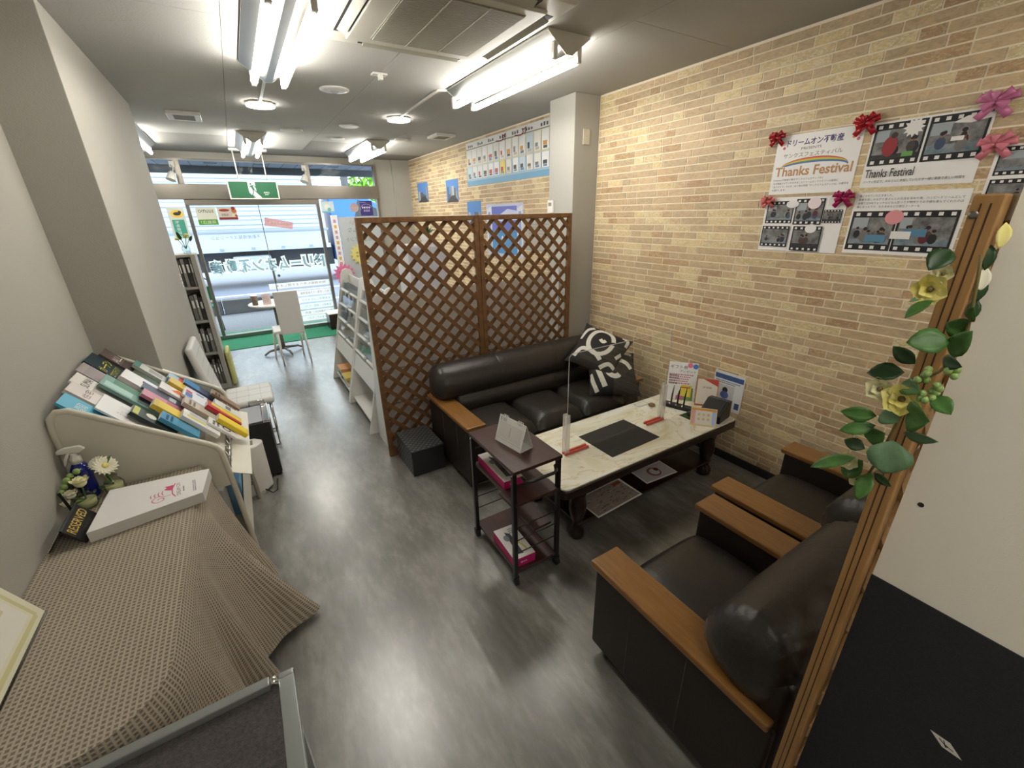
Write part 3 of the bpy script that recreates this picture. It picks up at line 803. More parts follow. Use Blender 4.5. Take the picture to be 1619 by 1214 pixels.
def round_led(x, y, label):
    t = thing('round_lamp', (x, y, CEIL), label, 'ceiling lamp', 'round ceiling lamps')
    MB('white_plastic').lathe((x, y, CEIL - 0.001), [(0.112, 0), (0.112, 0.012), (0.1, 0.016)], 32, axis=(0, 0, -1)).build('base', t)
    B = MB('led_light'); n = 64
    ring = [((0.104 + 0.004 * math.cos(i * PI)) * math.cos(2 * PI * i / n), (0.104 + 0.004 * math.cos(i * PI)) * math.sin(2 * PI * i / n)) for i in range(n)]
    B.prism([(x + u, y + v, CEIL - 0.03) for u, v in ring], (0, 0, 0.013)); B.build('diffuser', t)
    MB('white_plastic').box(x - 0.02, x + 0.02, y - 0.006, y + 0.006, CEIL - 0.031, CEIL - 0.029).build('badge', t)
round_led(0.41, 4.66, 'bright round ceiling lamp nearer the left pillar')
round_led(1.625, 4.74, 'bright round ceiling lamp nearer the brick wall')
tag(MB('white_plastic').bar((0.40, 3.54, CEIL - 0.006), (0.405, 4.56, CEIL - 0.006), 0.02, 0.012).build('cable_cover'), 'white cable cover from the left tube lamp to its round lamp', 'cable cover')
tag(MB('white_plastic').bar((1.70, 3.57, CEIL - 0.006), (1.58, 3.62, CEIL - 0.006), 0.02, 0.012).bar((1.58, 3.62, CEIL - 0.006), (1.62, 4.64, CEIL - 0.006), 0.02, 0.012).build('cable_cover'), 'bent white cable cover leading to the right round lamp', 'cable cover')

# recessed down light, discs, vents, bracket
t = thing('recessed_light', (0.875, 3.96, CEIL), 'unlit recessed down light with clear bulb behind the air conditioner', 'ceiling lamp')
MB('white_paint').lathe((0.875, 3.96, CEIL - 0.001), [(0.075, 0), (0.108, 0.0), (0.108, 0.006), (0.078, 0.01)], 28, axis=(0, 0, -1)).build('ring', t)
MB('chrome').lathe((0.875, 3.96, CEIL - 0.006), [(0.078, 0.0), (0.02, 0.001)], 24, axis=(0, 0, 1)).build('reflector', t)
MB('clear_plastic').ball((0.875, 3.96, CEIL - 0.014), 0.03, sc=(1, 1, 0.5)).build('bulb', t)
for k, (x, y, r, m, lb) in enumerate(((0.77, 5.83, 0.115, 'cream_plastic', 'grey round speaker cover in the ceiling left of centre'), (1.28, 5.35, 0.1, 'white_plastic', 'flat white ceiling disc before the right round lamp'), (1.32, 6.2, 0.085, 'white_plastic', 'flat white ceiling disc near the far tube lamp'), (2.05, 5.95, 0.085, 'white_plastic', 'small white ceiling disc beside the square vent'))):
    t = thing('ceiling_disc', (x, y, CEIL), lb, 'ceiling disc', 'round discs on the ceiling')
    MB('white_plastic').lathe((x, y, CEIL - 0.0005), [(r, 0), (r, 0.006), (r * 0.92, 0.01)], 28, axis=(0, 0, -1)).build('rim', t)
    MB(m).lathe((x, y, CEIL - 0.0105), [(r * 0.9, 0), (r * 0.88, 0.003)], 28, axis=(0, 0, -1)).build('cover', t)
def vent(x0, x1, y0, y1, label):
    t = thing('ceiling_vent', ((x0 + x1) / 2, (y0 + y1) / 2, CEIL), label, 'vent', 'square ceiling vents')
    MB('white_plastic').box(x0, x1, y0, y1, CEIL - 0.03, CEIL - 0.0005).build('cover', t, bevel=0.006)
    for i in range(10):
        w = (y1 - y0 - 0.12) / 10; y = y0 + 0.06 + w * i
        MB('grille').box(x0 + 0.05, x1 - 0.05, y, y + w * 0.7, CEIL - 0.033, CEIL - 0.03).build('slat', t)
vent(-0.30, -0.04, 5.25, 5.58, 'square ceiling vent near the left pillar')
vent(2.27, 2.52, 5.33, 5.64, 'square ceiling vent near the brick wall')
t = thing('ceiling_bracket', (1.07, 3.43, CEIL), 'small white bracket on the ceiling past the air conditioner', 'bracket')
MB('white_plastic').box(1.02, 1.12, 3.40, 3.46, CEIL - 0.012, CEIL - 0.0005).build('plate', t, bevel=0.003)
MB('white_plastic').box(1.055, 1.085, 3.39, 3.42, CEIL - 0.045, CEIL - 0.012).build('hook', t, bevel=0.004)

# cassette air conditioner
ax0, ax1, ay0, ay1 = 0.60, 1.555, 1.90, 2.85
t = thing('air_conditioner', (1.08, 2.375, CEIL), 'square ceiling cassette air conditioner with brown-grey intake grille', 'air conditioner')
zc = CEIL - 0.035
MB('ac_white').box(ax0, ax1, ay0, ay1, zc, CEIL - 0.001).build('casing', t, bevel=0.012)
MB('ac_white').box(ax0 + 0.10, ax1 - 0.10, ay0 + 0.10, ay1 - 0.10, zc - 0.018, zc).build('raised_panel', t, bevel=0.01)
gx0, gx1, gy0, gy1 = 0.81, 1.37, 2.06, 2.68
MB('grille').box(gx0, gx1, gy0, gy1, zc - 0.021, zc - 0.018).build('intake', t)
for i in range(44):
    y = gy0 + 0.007 + i * (gy1 - gy0 - 0.014) / 44
    MB('louver').box(gx0 + 0.005, gx1 - 0.005, y, y + 0.006, zc - 0.026, zc - 0.021).build('grille_slat', t)
for i in range(1, 3):
    x = gx0 + (gx1 - gx0) * i / 3
    MB('louver').box(x - 0.003, x + 0.003, gy0, gy1, zc - 0.027, zc - 0.022).build('grille_rib', t)
for (x0, x1, y0, y1) in ((ax0 + 0.035, ax0 + 0.10, 2.05, 2.70), (ax1 - 0.10, ax1 - 0.035, 2.05, 2.70), (0.78, 1.38, ay1 - 0.10, ay1 - 0.035), (0.78, 1.38, ay0 + 0.035, ay0 + 0.10)):
    MB('black_matte').box(x0, x1, y0, y1, zc - 0.002, zc + 0.002).build('outlet_slot', t)
    if x1 - x0 < 0.1: MB('louver').bar((x0 + 0.03, y0 + 0.02, zc - 0.006), (x0 + 0.03, y1 - 0.02, zc - 0.006), 0.05, 0.006, up=(0.4, 0, 1)).build('louver_flap', t)
    else: MB('louver').bar((x0 + 0.02, y0 + 0.03, zc - 0.006), (x1 - 0.02, y0 + 0.03, zc - 0.006), 0.05, 0.006, up=(0, 0.4, 1)).build('louver_flap', t)

# exit sign
t = thing('exit_sign', (0.36, 7.55, 2.07), 'green hanging exit sign with running figure above the doors', 'sign')
MB('white_plastic').box(0.16, 0.62, 7.50, 7.60, CEIL - 0.03, CEIL - 0.001).build('ceiling_plate', t, bevel=0.004)
for x in (0.20, 0.55): MB('white_plastic').tube([(x, 7.55, 2.30), (x, 7.55, CEIL - 0.02)], 0.008, 8).build('rod', t)
MB('white_plastic').box(0.047, 0.67, 7.53, 7.585, 2.068, 2.31).build('case', t, bevel=0.006)
s = Sheet((0, 7.5295, 0), (1, 0, 0), (0, 0, 1))
s.rect(0.064, 2.085, 0.653, 2.294, 'sign_glow')
s.poly([(0.295, 2.29), (0.385, 2.29), (0.385, 2.15), (0.44, 2.09), (0.345, 2.09), (0.295, 2.16)], 'sign_white')
G = 'sign_glow'
s.circ(0.33, 2.268, 0.014, G)
s.line([(0.335, 2.25), (0.355, 2.195)], 0.03, G); s.line([(0.34, 2.248), (0.31, 2.225)], 0.012, G); s.line([(0.345, 2.248), (0.375, 2.24), (0.39, 2.215)], 0.012, G)
s.line([(0.35, 2.20), (0.345, 2.15), (0.325, 2.125), (0.355, 2.095)], 0.014, G); s.line([(0.355, 2.20), (0.38, 2.165), (0.415, 2.16)], 0.014, G)
s.text('非常口', 0.51, 2.155, 0.07, 0.022, 'sign_white'); s.text('EXIT', 0.51, 2.13, 0.045, 0.012, 'sign_white')
s.mb.build('face_print', t)

# clamp spotlights on the mullions
for i, x in enumerate((-0.56, 1.13)):
    t = thing('spot_lamp', (x, 8.05, 2.28), ['small white spot lamp on the left mullion', 'small white spot lamp on the right mullion'][i], 'spot lamp', 'spot lamps on the mullions')
    MB('white_plastic').box(x - 0.02, x + 0.045, 8.08, 8.11, 2.50, 2.58).build('clamp', t, bevel=0.004)
    MB('white_plastic').tube([(x, 8.08, 2.53), (x + 0.02, 8.03, 2.48), (x, 8.0, 2.42)], 0.008, 8).build('arm', t)
    MB('white_plastic').lathe((x, 7.99, 2.44), [(0.02, 0), (0.04, 0.03), (0.055, 0.11), (0.058, 0.12)], 16, axis=(-0.3, -0.3, -0.9)).build('head', t)
# ------------------------------------------------------------------ lattice screens
def lattice(name, x0, x1, yc, z0, z1, label, wood='lattice_wood', th=0.032, hinge=False):
    t = thing(name, ((x0 + x1) / 2, yc, z0), label, 'lattice screen', 'wooden lattice screens')
    sw = 0.036
    for a, b in ((x0, x0 + sw), (x1 - sw, x1)): MB(wood).box(a, b, yc - th / 2, yc + th / 2, z0, z1).build('stile', t, bevel=0.003)
    for a, b in ((z0, z0 + sw), (z1 - sw, z1)): MB(wood).box(x0 + sw, x1 - sw, yc - th / 2, yc + th / 2, a, b).build('rail', t, bevel=0.003)
    ix0, ix1, iz0, iz1 = x0 + sw - 0.004, x1 - sw + 0.004, z0 + sw - 0.004, z1 - sw + 0.004
    sp = 0.128; H = iz1 - iz0; Wd = ix1 - ix0
    for layer, sg in ((0, -1), (1, 1)):
        yy = yc - 0.006 + 0.012 * layer
        k = -int(H / sp) - 1
        while k * sp < Wd + H:
            # line  x = c + sg*(z - iz0)
            c = ix0 + k * sp + (0.05 if sg < 0 else 0.03)
            pts = []
            za = iz0; zb = iz1
            if sg > 0: lo, hi = ix0 - c, ix1 - c
            else: lo, hi = c - ix1, c - ix0
            sa, sb = max(0, lo), min(H, hi)
            k += 1
            if sb - sa < 0.03: continue
            p = (c + sg * sa, yy, iz0 + sa); q = (c + sg * sb, yy, iz0 + sb)
            MB(wood).bar(p, q, 0.0095, 0.030, up=Vector((-sg, 0, 1)).normalized()).build('slat', t)
    return t
LY = 3.055
lattice('lattice_screen', 0.682, 1.582, LY, 0, 1.797, 'brown wooden lattice screen behind the sofa, panel nearer the aisle')
lattice('lattice_screen', 1.584, 2.484, LY, 0, 1.797, 'brown wooden lattice screen behind the sofa, panel beside the column')
n0 = lattice('lattice_screen', 0.905, 1.80, 0.198, 0, 1.812, 'golden wooden lattice screen seen edge-on beside the partition', 'post_wood', 0.033)
MB('groove_dark').box(0.9045, 0.9055, 0.1925, 0.1945, 0.0, 1.80).build('groove', n0)
MB('groove_dark').box(0.9045, 0.9055, 0.2025, 0.2042, 0.0, 1.80).build('groove', n0)
MB('steel_dark').lathe((0.905, 0.2075, 1.785), [(0.0055, 0), (0.0055, 0.001), (0.003, 0.0014)], 12, axis=(-1, 0, 0)).build('screw', n0)

# ------------------------------------------------------------------ partition at the right
pt = thing('partition', (0.955, -0.7, 0), 'cream partition with dark navy lower half at the right edge', 'partition')
MB('partition_cream').box(0.93, 0.98, -1.6, 0.1735, 1.124, 2.05).build('upper_panel', pt)
MB('navy_panel').box(0.9285, 0.9815, -1.6, 0.1745, 0.0, 1.123).build('lower_panel', pt)
MB('black_matte').lathe((0.93, 0.1474, 1.3076), [(0.0045, 0), (0.0045, 0.0006)], 12, axis=(-1, 0, 0)).build('hole', pt)
s = Sheet((0.9285, 0.0, 0), (0, -1, 0), (0, 0, 1))
s.poly([(-0.018, 0.870), (0.010, 0.872), (0.031, 0.853), (0.004, 0.851)], paint(225, 222, 214))
s.line([(-0.004, 0.866), (0.010, 0.857)], 0.002, paint(40, 38, 36)); s.line([(0.002, 0.868), (0.008, 0.855)], 0.0014, paint(40, 38, 36)); s.line([(0.004, 0.861), (0.018, 0.858)], 0.0018, paint(40, 38, 36))
tag(s.mb.build('number_sticker'), 'small white sticker with a pen mark on the navy panel', 'sticker')

# ------------------------------------------------------------------ garland on the golden lattice edge
LEAVES = [(0.209, 1.741, 0.216, 1.714, 0.031, 'leaf_dark'), (0.208, 1.669, 0.227, 1.642, 0.02, 'leaf_mid'), (0.221, 1.671, 0.23, 1.665, 0.008, 'leaf_grey'), (0.174, 1.613, 0.213, 1.608, 0.041, 'leaf_mid'), (0.163, 1.629, 0.186, 1.637, 0.031, 'leaf_mid'), (0.168, 1.59, 0.155, 1.634, 0.031, 'leaf_mid'), (0.164, 1.641, 0.162, 1.666, 0.016, 'leaf_mid'), (0.177, 1.584, 0.15, 1.584, 0.022, 'leaf_dark'), (0.207, 1.564, 0.239, 1.587, 0.024, 'leaf_dark'), (0.216, 1.548, 0.259, 1.538, 0.033, 'leaf_dark'), (0.212, 1.534, 0.184, 1.53, 0.029, 'leaf_mid'), (0.194, 1.49, 0.16, 1.494, 0.051, 'leaf_mid'), (0.168, 1.529, 0.141, 1.512, 0.026, 'leaf_mid'), (0.229, 1.466, 0.273, 1.464, 0.028, 'leaf_mid'), (0.226, 1.45, 0.265, 1.431, 0.025, 'leaf_mid'), (0.224, 1.478, 0.197, 1.472, 0.034, 'leaf_grey'), (0.193, 1.447, 0.145, 1.461, 0.019, 'leaf_grey'), (0.238, 1.419, 0.21, 1.443, 0.039, 'leaf_mid'), (0.196, 1.436, 0.189, 1.382, 0.062, 'leaf_grey'), (0.233, 1.396, 0.265, 1.402, 0.024, 'leaf_dark'), (0.237, 1.384, 0.291, 1.345, 0.025, 'leaf_mid'), (0.228, 1.379, 0.247, 1.336, 0.035, 'leaf_mid'), (0.211, 1.364, 0.21, 1.318, 0.026, 'leaf_mid'), (0.207, 1.365, 0.179, 1.354, 0.017, 'leaf_dark')]
FLOWERS = [(0.215, 1.683, 0.024, 'petal_yellow'), (0.207, 1.706, 0.014, 'petal_cream'), (0.204, 1.509, 0.029, 'petal_yellow'), (0.235, 1.516, 0.022, 'petal_cream'), (0.246, 1.372, 0.019, 'petal_cream'), (0.225, 1.342, 0.016, 'petal_cream')]
BERRIES = [(0.185, 1.566), (0.188, 1.554), (0.192, 1.548), (0.184, 1.548), (0.184, 1.561), (0.163, 1.571), (0.155, 1.574), (0.155, 1.565), (0.182, 1.527), (0.174, 1.533), (0.166, 1.54), (0.175, 1.52), (0.169, 1.524), (0.17, 1.545), (0.182, 1.519), (0.168, 1.533)]
STEMS = [(0.178, 1.734), (0.173, 1.707), (0.168, 1.671), (0.162, 1.623), (0.165, 1.591), (0.175, 1.563), (0.194, 1.538), (0.199, 1.488), (0.205, 1.437), (0.21, 1.383), (0.216, 1.353)]

gd = thing('flower_garland', (0.87, 0.2, 1.33), 'artificial garland of green leaves, yellow flowers and berries on the lattice edge', 'garland')
RG = random.Random(4)
def leaf_mesh(B, p, q, w, n, m, fold=0.25, droop=0.15):
    p, q, n = Vector(p), Vector(q), Vector(n).normalized()
    d = q - p; L = d.length; side = d.normalized().cross(n).normalized(); n = side.cross(d.normalized())
    prof = [(0, 0.02), (0.12, 0.45), (0.3, 0.9), (0.5, 1.0), (0.7, 0.82), (0.87, 0.45), (1.0, 0.02)]
    P = []
    for t, k in prof:
        c = p + d * t - n * (droop * L * (t - 0.4) ** 2)
        hw = w / 2 * k
        P.append([c - side * hw + n * hw * fold, c - side * hw * 0.5 + n * hw * fold * 0.6, c, c + side * hw * 0.5 + n * hw * fold * 0.6, c + side * hw + n * hw * fold])
    B.grid(P, m)
for (y0, z0, y1, z1, w, m) in LEAVES:
    dx = RG.uniform(-0.02, 0.005)
    B = MB(); leaf_mesh(B, (0.876 + dx, y0, z0), (0.862 + dx + RG.uniform(-0.02, 0.01), y1, z1), w, (-1, RG.uniform(-0.5, 0.5), RG.uniform(-0.1, 0.7)), m)
    B.build('leaf', gd, solid=0.0006)
MB('stem').tube([(0.872, a, b) for a, b in STEMS], 0.0022, 8).build('vine_stem', gd)
for (y, z, r, m) in FLOWERS:
    fl = MB('stem').ball((0.862, y, z), r * 0.2, n=8, k=6).build('flower_centre', gd)
    for ringi, (k, rr, tilt) in enumerate(((6, r, 0.35), (5, r * 0.62, 0.9))):
        for i in range(k):
            a = 2 * PI * i / k + ringi * 0.4 + RG.random() * 0.3
            d = Vector((-tilt * (0.4 + 0.3 * RG.random()), math.cos(a), math.sin(a))).normalized()
            B = MB(); leaf_mesh(B, Vector((0.864, y, z)), Vector((0.864, y, z)) + d * rr, rr * 1.05, (-1, -math.cos(a) * 0.4, -math.sin(a) * 0.4), m, 0.3, -0.35)
            B.build('petal', fl)
for (y, z) in BERRIES:
    MB('berry').ball((0.858 + RG.uniform(-0.006, 0.006), y, z), 0.0058, n=10, k=7, sc=(1, 0.9, 1.05)).build('berry', gd)
for (y, z, c) in ((0.176, 1.73, 'leaf_dark'), (0.173, 1.70, 'petal_white'), (0.170, 1.76, 'petal_yellow'), (0.171, 1.655, 'leaf_dark'), (0.172, 1.685, 'leaf_dark')):
    B = MB(); leaf_mesh(B, (0.915, y + 0.004, z + 0.015), (0.912, y, z - 0.02), 0.016, (-1, -0.6, 0.2), c); B.build('leaf', gd, solid=0.0006)

# ------------------------------------------------------------------ leather sofa and armchairs
def closed_curve(ctrl, per=5):
    n = len(ctrl); out = []
    for i in range(n):
        p0, p1, p2, p3 = (Vector((*ctrl[(i + k) % n], 0)) for k in (-1, 0, 1, 2))
        for j in range(per):
            t = j / per
            v = 0.5 * ((2 * p1) + (p2 - p0) * t + (2 * p0 - 5 * p1 + 4 * p2 - p3) * t * t + (3 * p1 - p0 - 3 * p2 + p3) * t ** 3)
            out.append((v.x, v.y))
    return out
def roll(ctrl, x0, x1, fy, m, seams=(), er=0.07, gather=0.0):
    pr = closed_curve(ctrl); n = len(pr)
    cx = sum(p[0] for p in pr) / n; cz = sum(p[1] for p in pr) / n
    xs = sorted(set([x0 + er * (1 - math.cos(PI / 2 * i / 7)) for i in range(8)] + [x1 - er * (1 - math.cos(PI / 2 * i / 7)) for i in range(8)]
                    + [x0 + (x1 - x0) * i / 30 for i in range(2, 29)] + [s + d for s in seams for d in (-0.012, -0.004, 0, 0.004, 0.012)]))
    xs = [x for x in xs if x0 <= x <= x1]
    vs = []
    for x in xs:
        d = min(x - x0, x1 - x)
        k = 1.0
        if d < er: k = 0.04 + 0.96 * math.sqrt(max(0, 1 - ((er - d) / er) ** 2))
        for s in seams:
            e = abs(x - s)
            if e < 0.012: k *= 1 - 0.014 * (1 - e / 0.012)
        for j, (a, b) in enumerate(pr):
            kk = k * (1 + gather * math.sin(j * 2.4) * max(0, 1 - abs(d - 0.06) / 0.06))
            vs.append((x, fy(cx + (a - cx) * kk), cz + (b - cz) * kk))
    B = MB(m); k = len(xs)
    fs = [(i * n + j, i * n + (j + 1) % n, (i + 1) * n + (j + 1) % n, (i + 1) * n + j) for i in range(k - 1) for j in range(n)]
    fs += [tuple(reversed(range(n))), tuple((k - 1) * n + j for j in range(n))]
    if fy(1) < fy(0): fs = [tuple(reversed(f)) for f in fs]
    B.add(vs, fs, m, True)
    return B
def seat_cushion(x0, x1, fy, q0, q1, z0, z1, m):
    """puffed cushion with round front"""
    B = MB(m); nx, nq = 14, 18; rows = []
    for top in (1, 0):
        P = []
        for i in range(nx + 1):
            u = -1 + 2 * i / nx; r = []
            for j in range(nq + 1):
                v = -1 + 2 * j / nq
                ex = (1 - abs(u) ** 5) ** 0.4; ev = (1 - abs(v) ** 6) ** 0.4
                puff = ex * ev
                zz = (z0 + z1) / 2 + (1 if top else -1) * (z1 - z0) / 2 * puff * (1 - 0.10 * (u * u + v * v * 0.6) / 1.6 if top else 1)
                r.append((x0 + (x1 - x0) * (u + 1) / 2, fy(q0 + (q1 - q0) * (v + 1) / 2), zz))
            P.append(r)
        up = (fy(1) > fy(0))
        B.grid(P, m, True, flip=(not up) if top else up)
    return B
def lounge(name, x0, x1, yb, dr, seats, label, cat, group=None):
    fy = lambda q: yb + dr * q
    t = thing(name, ((x0 + x1) / 2, fy(0.36), 0), label, cat, group)
    def bx(n, m, xa, xb, qa, qb, za, zb, bev=0.01, seg=3):
        a, b = sorted((fy(qa), fy(qb)))
        return MB(m).box(xa, xb, a, b, za, zb).build(n, t, bevel=bev, seg=seg)
    aw = 0.145
    for xa, sgn in ((x0, 1), (x1 - aw, -1)):
        bx('arm_panel', 'leather_side', xa + 0.016, xa + aw - 0.012, 0.01, 0.715, 0.055, 0.474, 0.015)
        bx('armrest', 'arm_wood', xa, xa + aw, 0.02, 0.73, 0.474, 0.505, 0.008)
        for q in (0.28, 0.52):
            xe = xa + 0.016 if sgn > 0 else xa + aw - 0.012 + 0.004
            MB('piping').tube([(xa + 0.0165 if sgn > 0 else xa + aw - 0.0165, fy(q), 0.08), (xa + 0.0165 if sgn > 0 else xa + aw - 0.0165, fy(q), 0.46)], 0.0022, 6).build('side_seam', t)
    bx('base', 'leather_side', x0 + aw - 0.02, x1 - aw + 0.02, 0.03, 0.66, 0.055, 0.24, 0.012)
    bx('back_panel', 'leather_side', x0 + 0.03, x1 - 0.03, 0.0, 0.10, 0.055, 0.64, 0.03)
    ix0, ix1 = x0 + aw - 0.006, x1 - aw + 0.006
    w = (ix1 - ix0) / seats
    for i in range(seats):
        seat_cushion(ix0 + i * w + 0.001, ix0 + (i + 1) * w - 0.001, fy, 0.15, 0.71, 0.20, 0.415, 'leather').build('seat_cushion', t)
    seams = [x0 + (x1 - x0) * k / seats for k in range(1, seats)]
    roll([(0.20, 0.36), (0.285, 0.40), (0.30, 0.47), (0.265, 0.53), (0.18, 0.55), (0.12, 0.46)], ix0, ix1, fy, 'leather', seams, 0.04).build('lumbar_roll', t)
    roll([(0.20, 0.49), (0.262, 0.545), (0.272, 0.62), (0.235, 0.705), (0.165, 0.755), (0.09, 0.76), (0.03, 0.715), (0.01, 0.63), (0.02, 0.53), (0.08, 0.47)], x0 + 0.0, x1 - 0.0, fy, 'leather', seams, 0.085, 0.03).build('backrest_roll', t)
    for x in (x0 + 0.06, x1 - 0.06):
        for q in (0.06, 0.65):
            MB('black_plastic').lathe((x, fy(q), 0), [(0.02, 0), (0.026, 0.056)], 12).build('leg', t)
    return t
lounge('sofa', 1.01, 2.645, 2.975, -1, 3, 'long black leather sofa with wooden armrests before the lattice', 'sofa')
lounge('armchair', 0.935, 1.735, 0.235, 1, 1, 'black leather armchair with wooden arms nearest the aisle', 'armchair', 'leather armchairs')
lounge('armchair', 1.782, 2.582, 0.285, 1, 1, 'black leather armchair with wooden arms nearest the brick wall', 'armchair', 'leather armchairs')

# cushions
def pillow(label, M, size, strokes):
    t = thing('cushion', M.translation, label, 'cushion', 'black and white sofa cushions')
    def hgt(u, v): return 0.075 * ((1 - abs(u) ** 2.2) * (1 - abs(v) ** 2.2)) ** 0.55
    def pos(u, v, sgn, off=0):
        k = 1 - 0.07 * (1 - (u * u - v * v) ** 2) * 0
        pin = 1 - 0.10 * (1 - v * v) * abs(u) ** 3 if True else 1
        pin2 = 1 - 0.10 * (1 - u * u) * abs(v) ** 3
        return M @ Vector((u * size / 2 * pin, v * size / 2 * pin2, sgn * (hgt(u, v) + off)))
    n = 24; g = lambda i: -1 + 2 * i / n
    B = MB('pillow_black')
    for sgn in (1, -1): B.grid([[pos(g(i), g(j), sgn) for j in range(n + 1)] for i in range(n + 1)], None, True, flip=sgn < 0)
    body = B.build('cover', t)
    for w, pts in strokes:
        # smooth the stroke then sweep a ribbon on the surface
        cu = []
        for i in range(len(pts) - 1):
            p0 = pts[max(i - 1, 0)]; p1 = pts[i]; p2 = pts[i + 1]; p3 = pts[min(i + 2, len(pts) - 1)]
            for j in range(6):
                s_ = j / 6
                cu.append(tuple(0.5 * (2 * p1[a] + (p2[a] - p0[a]) * s_ + (2 * p0[a] - 5 * p1[a] + 4 * p2[a] - p3[a]) * s_ ** 2 + (3 * p1[a] - p0[a] - 3 * p2[a] + p3[a]) * s_ ** 3) for a in (0, 1)))
        cu.append(pts[-1])
        P = []
        for i, (u, v) in enumerate(cu):
            a = cu[max(i - 1, 0)]; b = cu[min(i + 1, len(cu) - 1)]
            dx, dy = b[0] - a[0], b[1] - a[1]; l = math.hypot(dx, dy) or 1
            cl_ = lambda q: max(-0.97, min(0.97, q))
            P.append([pos(cl_(u - dy / l * w * k), cl_(v + dx / l * w * k), 1, 0.0012) for k in (0.5, 0.25, 0, -0.25, -0.5)])
        Bq = MB('pillow_white'); Bq.grid(P, None, True, flip=True); Bq.build('white_swirl', body)
    return t
def frame(c, n, up):
    n = Vector(n).normalized(); up = Vector(up); x = up.cross(n).normalized(); y = n.cross(x)
    return Matrix(((x.x, y.x, n.x, c[0]), (x.y, y.y, n.y, c[1]), (x.z, y.z, n.z, c[2]), (0, 0, 0, 1)))
sw1 = [(0.17, [(0.75 * math.cos(a) * 0.62 - 0.05, 0.6 * math.sin(a) + 0.22) for a in [0.3 + 0.55 * i for i in range(12)]]), (0.14, [(-0.12, 0.3), (0.02, 0.22), (0.1, 0.32)]),
       (0.17, [(-0.75, -0.75), (-0.6, -0.35), (-0.1, -0.35), (0.25, -0.55)]), (0.15, [(-0.9, 0.1), (-0.8, 0.55), (-0.55, 0.8)]), (0.16, [(0.35, -0.85), (0.6, -0.55), (0.9, -0.6)]), (0.14, [(0.6, 0.9), (0.85, 0.8), (0.9, 0.5)]), (0.14, [(0.75, -0.2), (0.9, 0.1)])]
sw2 = [(0.2, [(0.1 + (0.62 - 0.045 * i) * math.cos(0.2 + 0.5 * i), -0.05 + (0.62 - 0.045 * i) * math.sin(0.2 + 0.5 * i)) for i in range(11)]), (0.2, [(-0.62, 0.5), (-0.6, 0), (-0.4, -0.7)]), (0.16, [(-0.95, -0.1), (-0.85, -0.5), (-0.7, -0.9)]), (0.13, [(0.5, 0.92), (0.85, 0.8)]), (0.13, [(-0.9, 0.8), (-0.7, 0.9)])]
pillow('black cushion with white swirls lying lower on the sofa corner', frame((2.44, 2.40, 0.535), (-0.30, -0.55, 0.78), (0.35, 0.55, 0.75)), 0.43, sw2)
pillow('black cushion with white oval swirl on top of the other cushion', frame((2.43, 2.56, 0.70), (-0.38, -0.50, 0.78), (0.75, 0.25, 0.6)), 0.44, sw1)

# ------------------------------------------------------------------ woven cube beside the sofa
t = thing('storage_cube', (0.87, 2.83, 0), 'dark woven storage cube beside the left sofa arm', 'storage box')
MB('woven_dark').box(0.748, 0.998, 2.66, 3.02, 0, 0.195).build('body', t, bevel=0.004)
MB('woven_dark').box(0.745, 1.0, 2.657, 3.023, 0.195, 0.21).build('lid', t, bevel=0.004)
B = MB('woven_light')
for i in range(12):
    for j in range(17):
        if (i + j) % 2 == 0:
            x, y = 0.75 + 0.0206 * i, 2.66 + 0.0212 * j
            B.box(x + 0.002, x + 0.019, y + 0.002, y + 0.019, 0.21, 0.2115)
o = B.build('lid_weave', t); o['kind'] = 'stuff'
B = MB('woven_light')
for j in range(17):
    for k in range(9):
        if (j + k) % 2 == 0:
            y, z = 2.66 + 0.0212 * j, 0.004 + 0.021 * k
            B.box(0.7465, 0.748, y + 0.002, y + 0.019, z + 0.002, z + 0.018)
o = B.build('side_weave', t); o['kind'] = 'stuff'

# ------------------------------------------------------------------ low table
TT = 0.43
def rrect(x0, x1, y0, y1, r, z, n=6):
    out = []
    for cx, cy, a0 in ((x1 - r, y1 - r, 0), (x0 + r, y1 - r, PI / 2), (x0 + r, y0 + r, PI), (x1 - r, y0 + r, 1.5 * PI)):
        for i in range(n + 1):
            a = a0 + PI / 2 * i / n; out.append((cx + r * math.cos(a), cy + r * math.sin(a), z))
    return out
t = thing('low_table', (1.96, 1.75, 0), 'low table with glossy cream onyx top and dark turned legs', 'table')
MB('dark_wood').prism(rrect(1.185, 2.735, 1.445, 2.055, 0.045, 0.365), (0, 0, 0.055)).build('apron', t, bevel=0.01, seg=3)
MB('onyx').prism(rrect(1.192, 2.728, 1.452, 2.048, 0.04, 0.42), (0, 0, 0.010)).build('tabletop', t, bevel=0.002)
MB('dark_wood').box(1.30, 2.62, 1.51, 1.99, 0.325, 0.365).build('under_frame', t, bevel=0.004)
for x in (1.36, 2.56):
    for y in (1.535, 1.965):
        MB('dark_wood').lathe((x, y, 0), [(0.03, 0), (0.046, 0.008), (0.05, 0.035), (0.042, 0.06), (0.026, 0.075), (0.03, 0.09), (0.024, 0.10), (0.036, 0.13), (0.05, 0.19), (0.052, 0.235), (0.042, 0.285), (0.046, 0.30), (0.05, 0.325)], 18).build('leg', t)
MB('dark_wood').box(1.34, 2.58, 1.50, 2.0, 0.105, 0.12).build('lower_shelf', t, bevel=0.003)
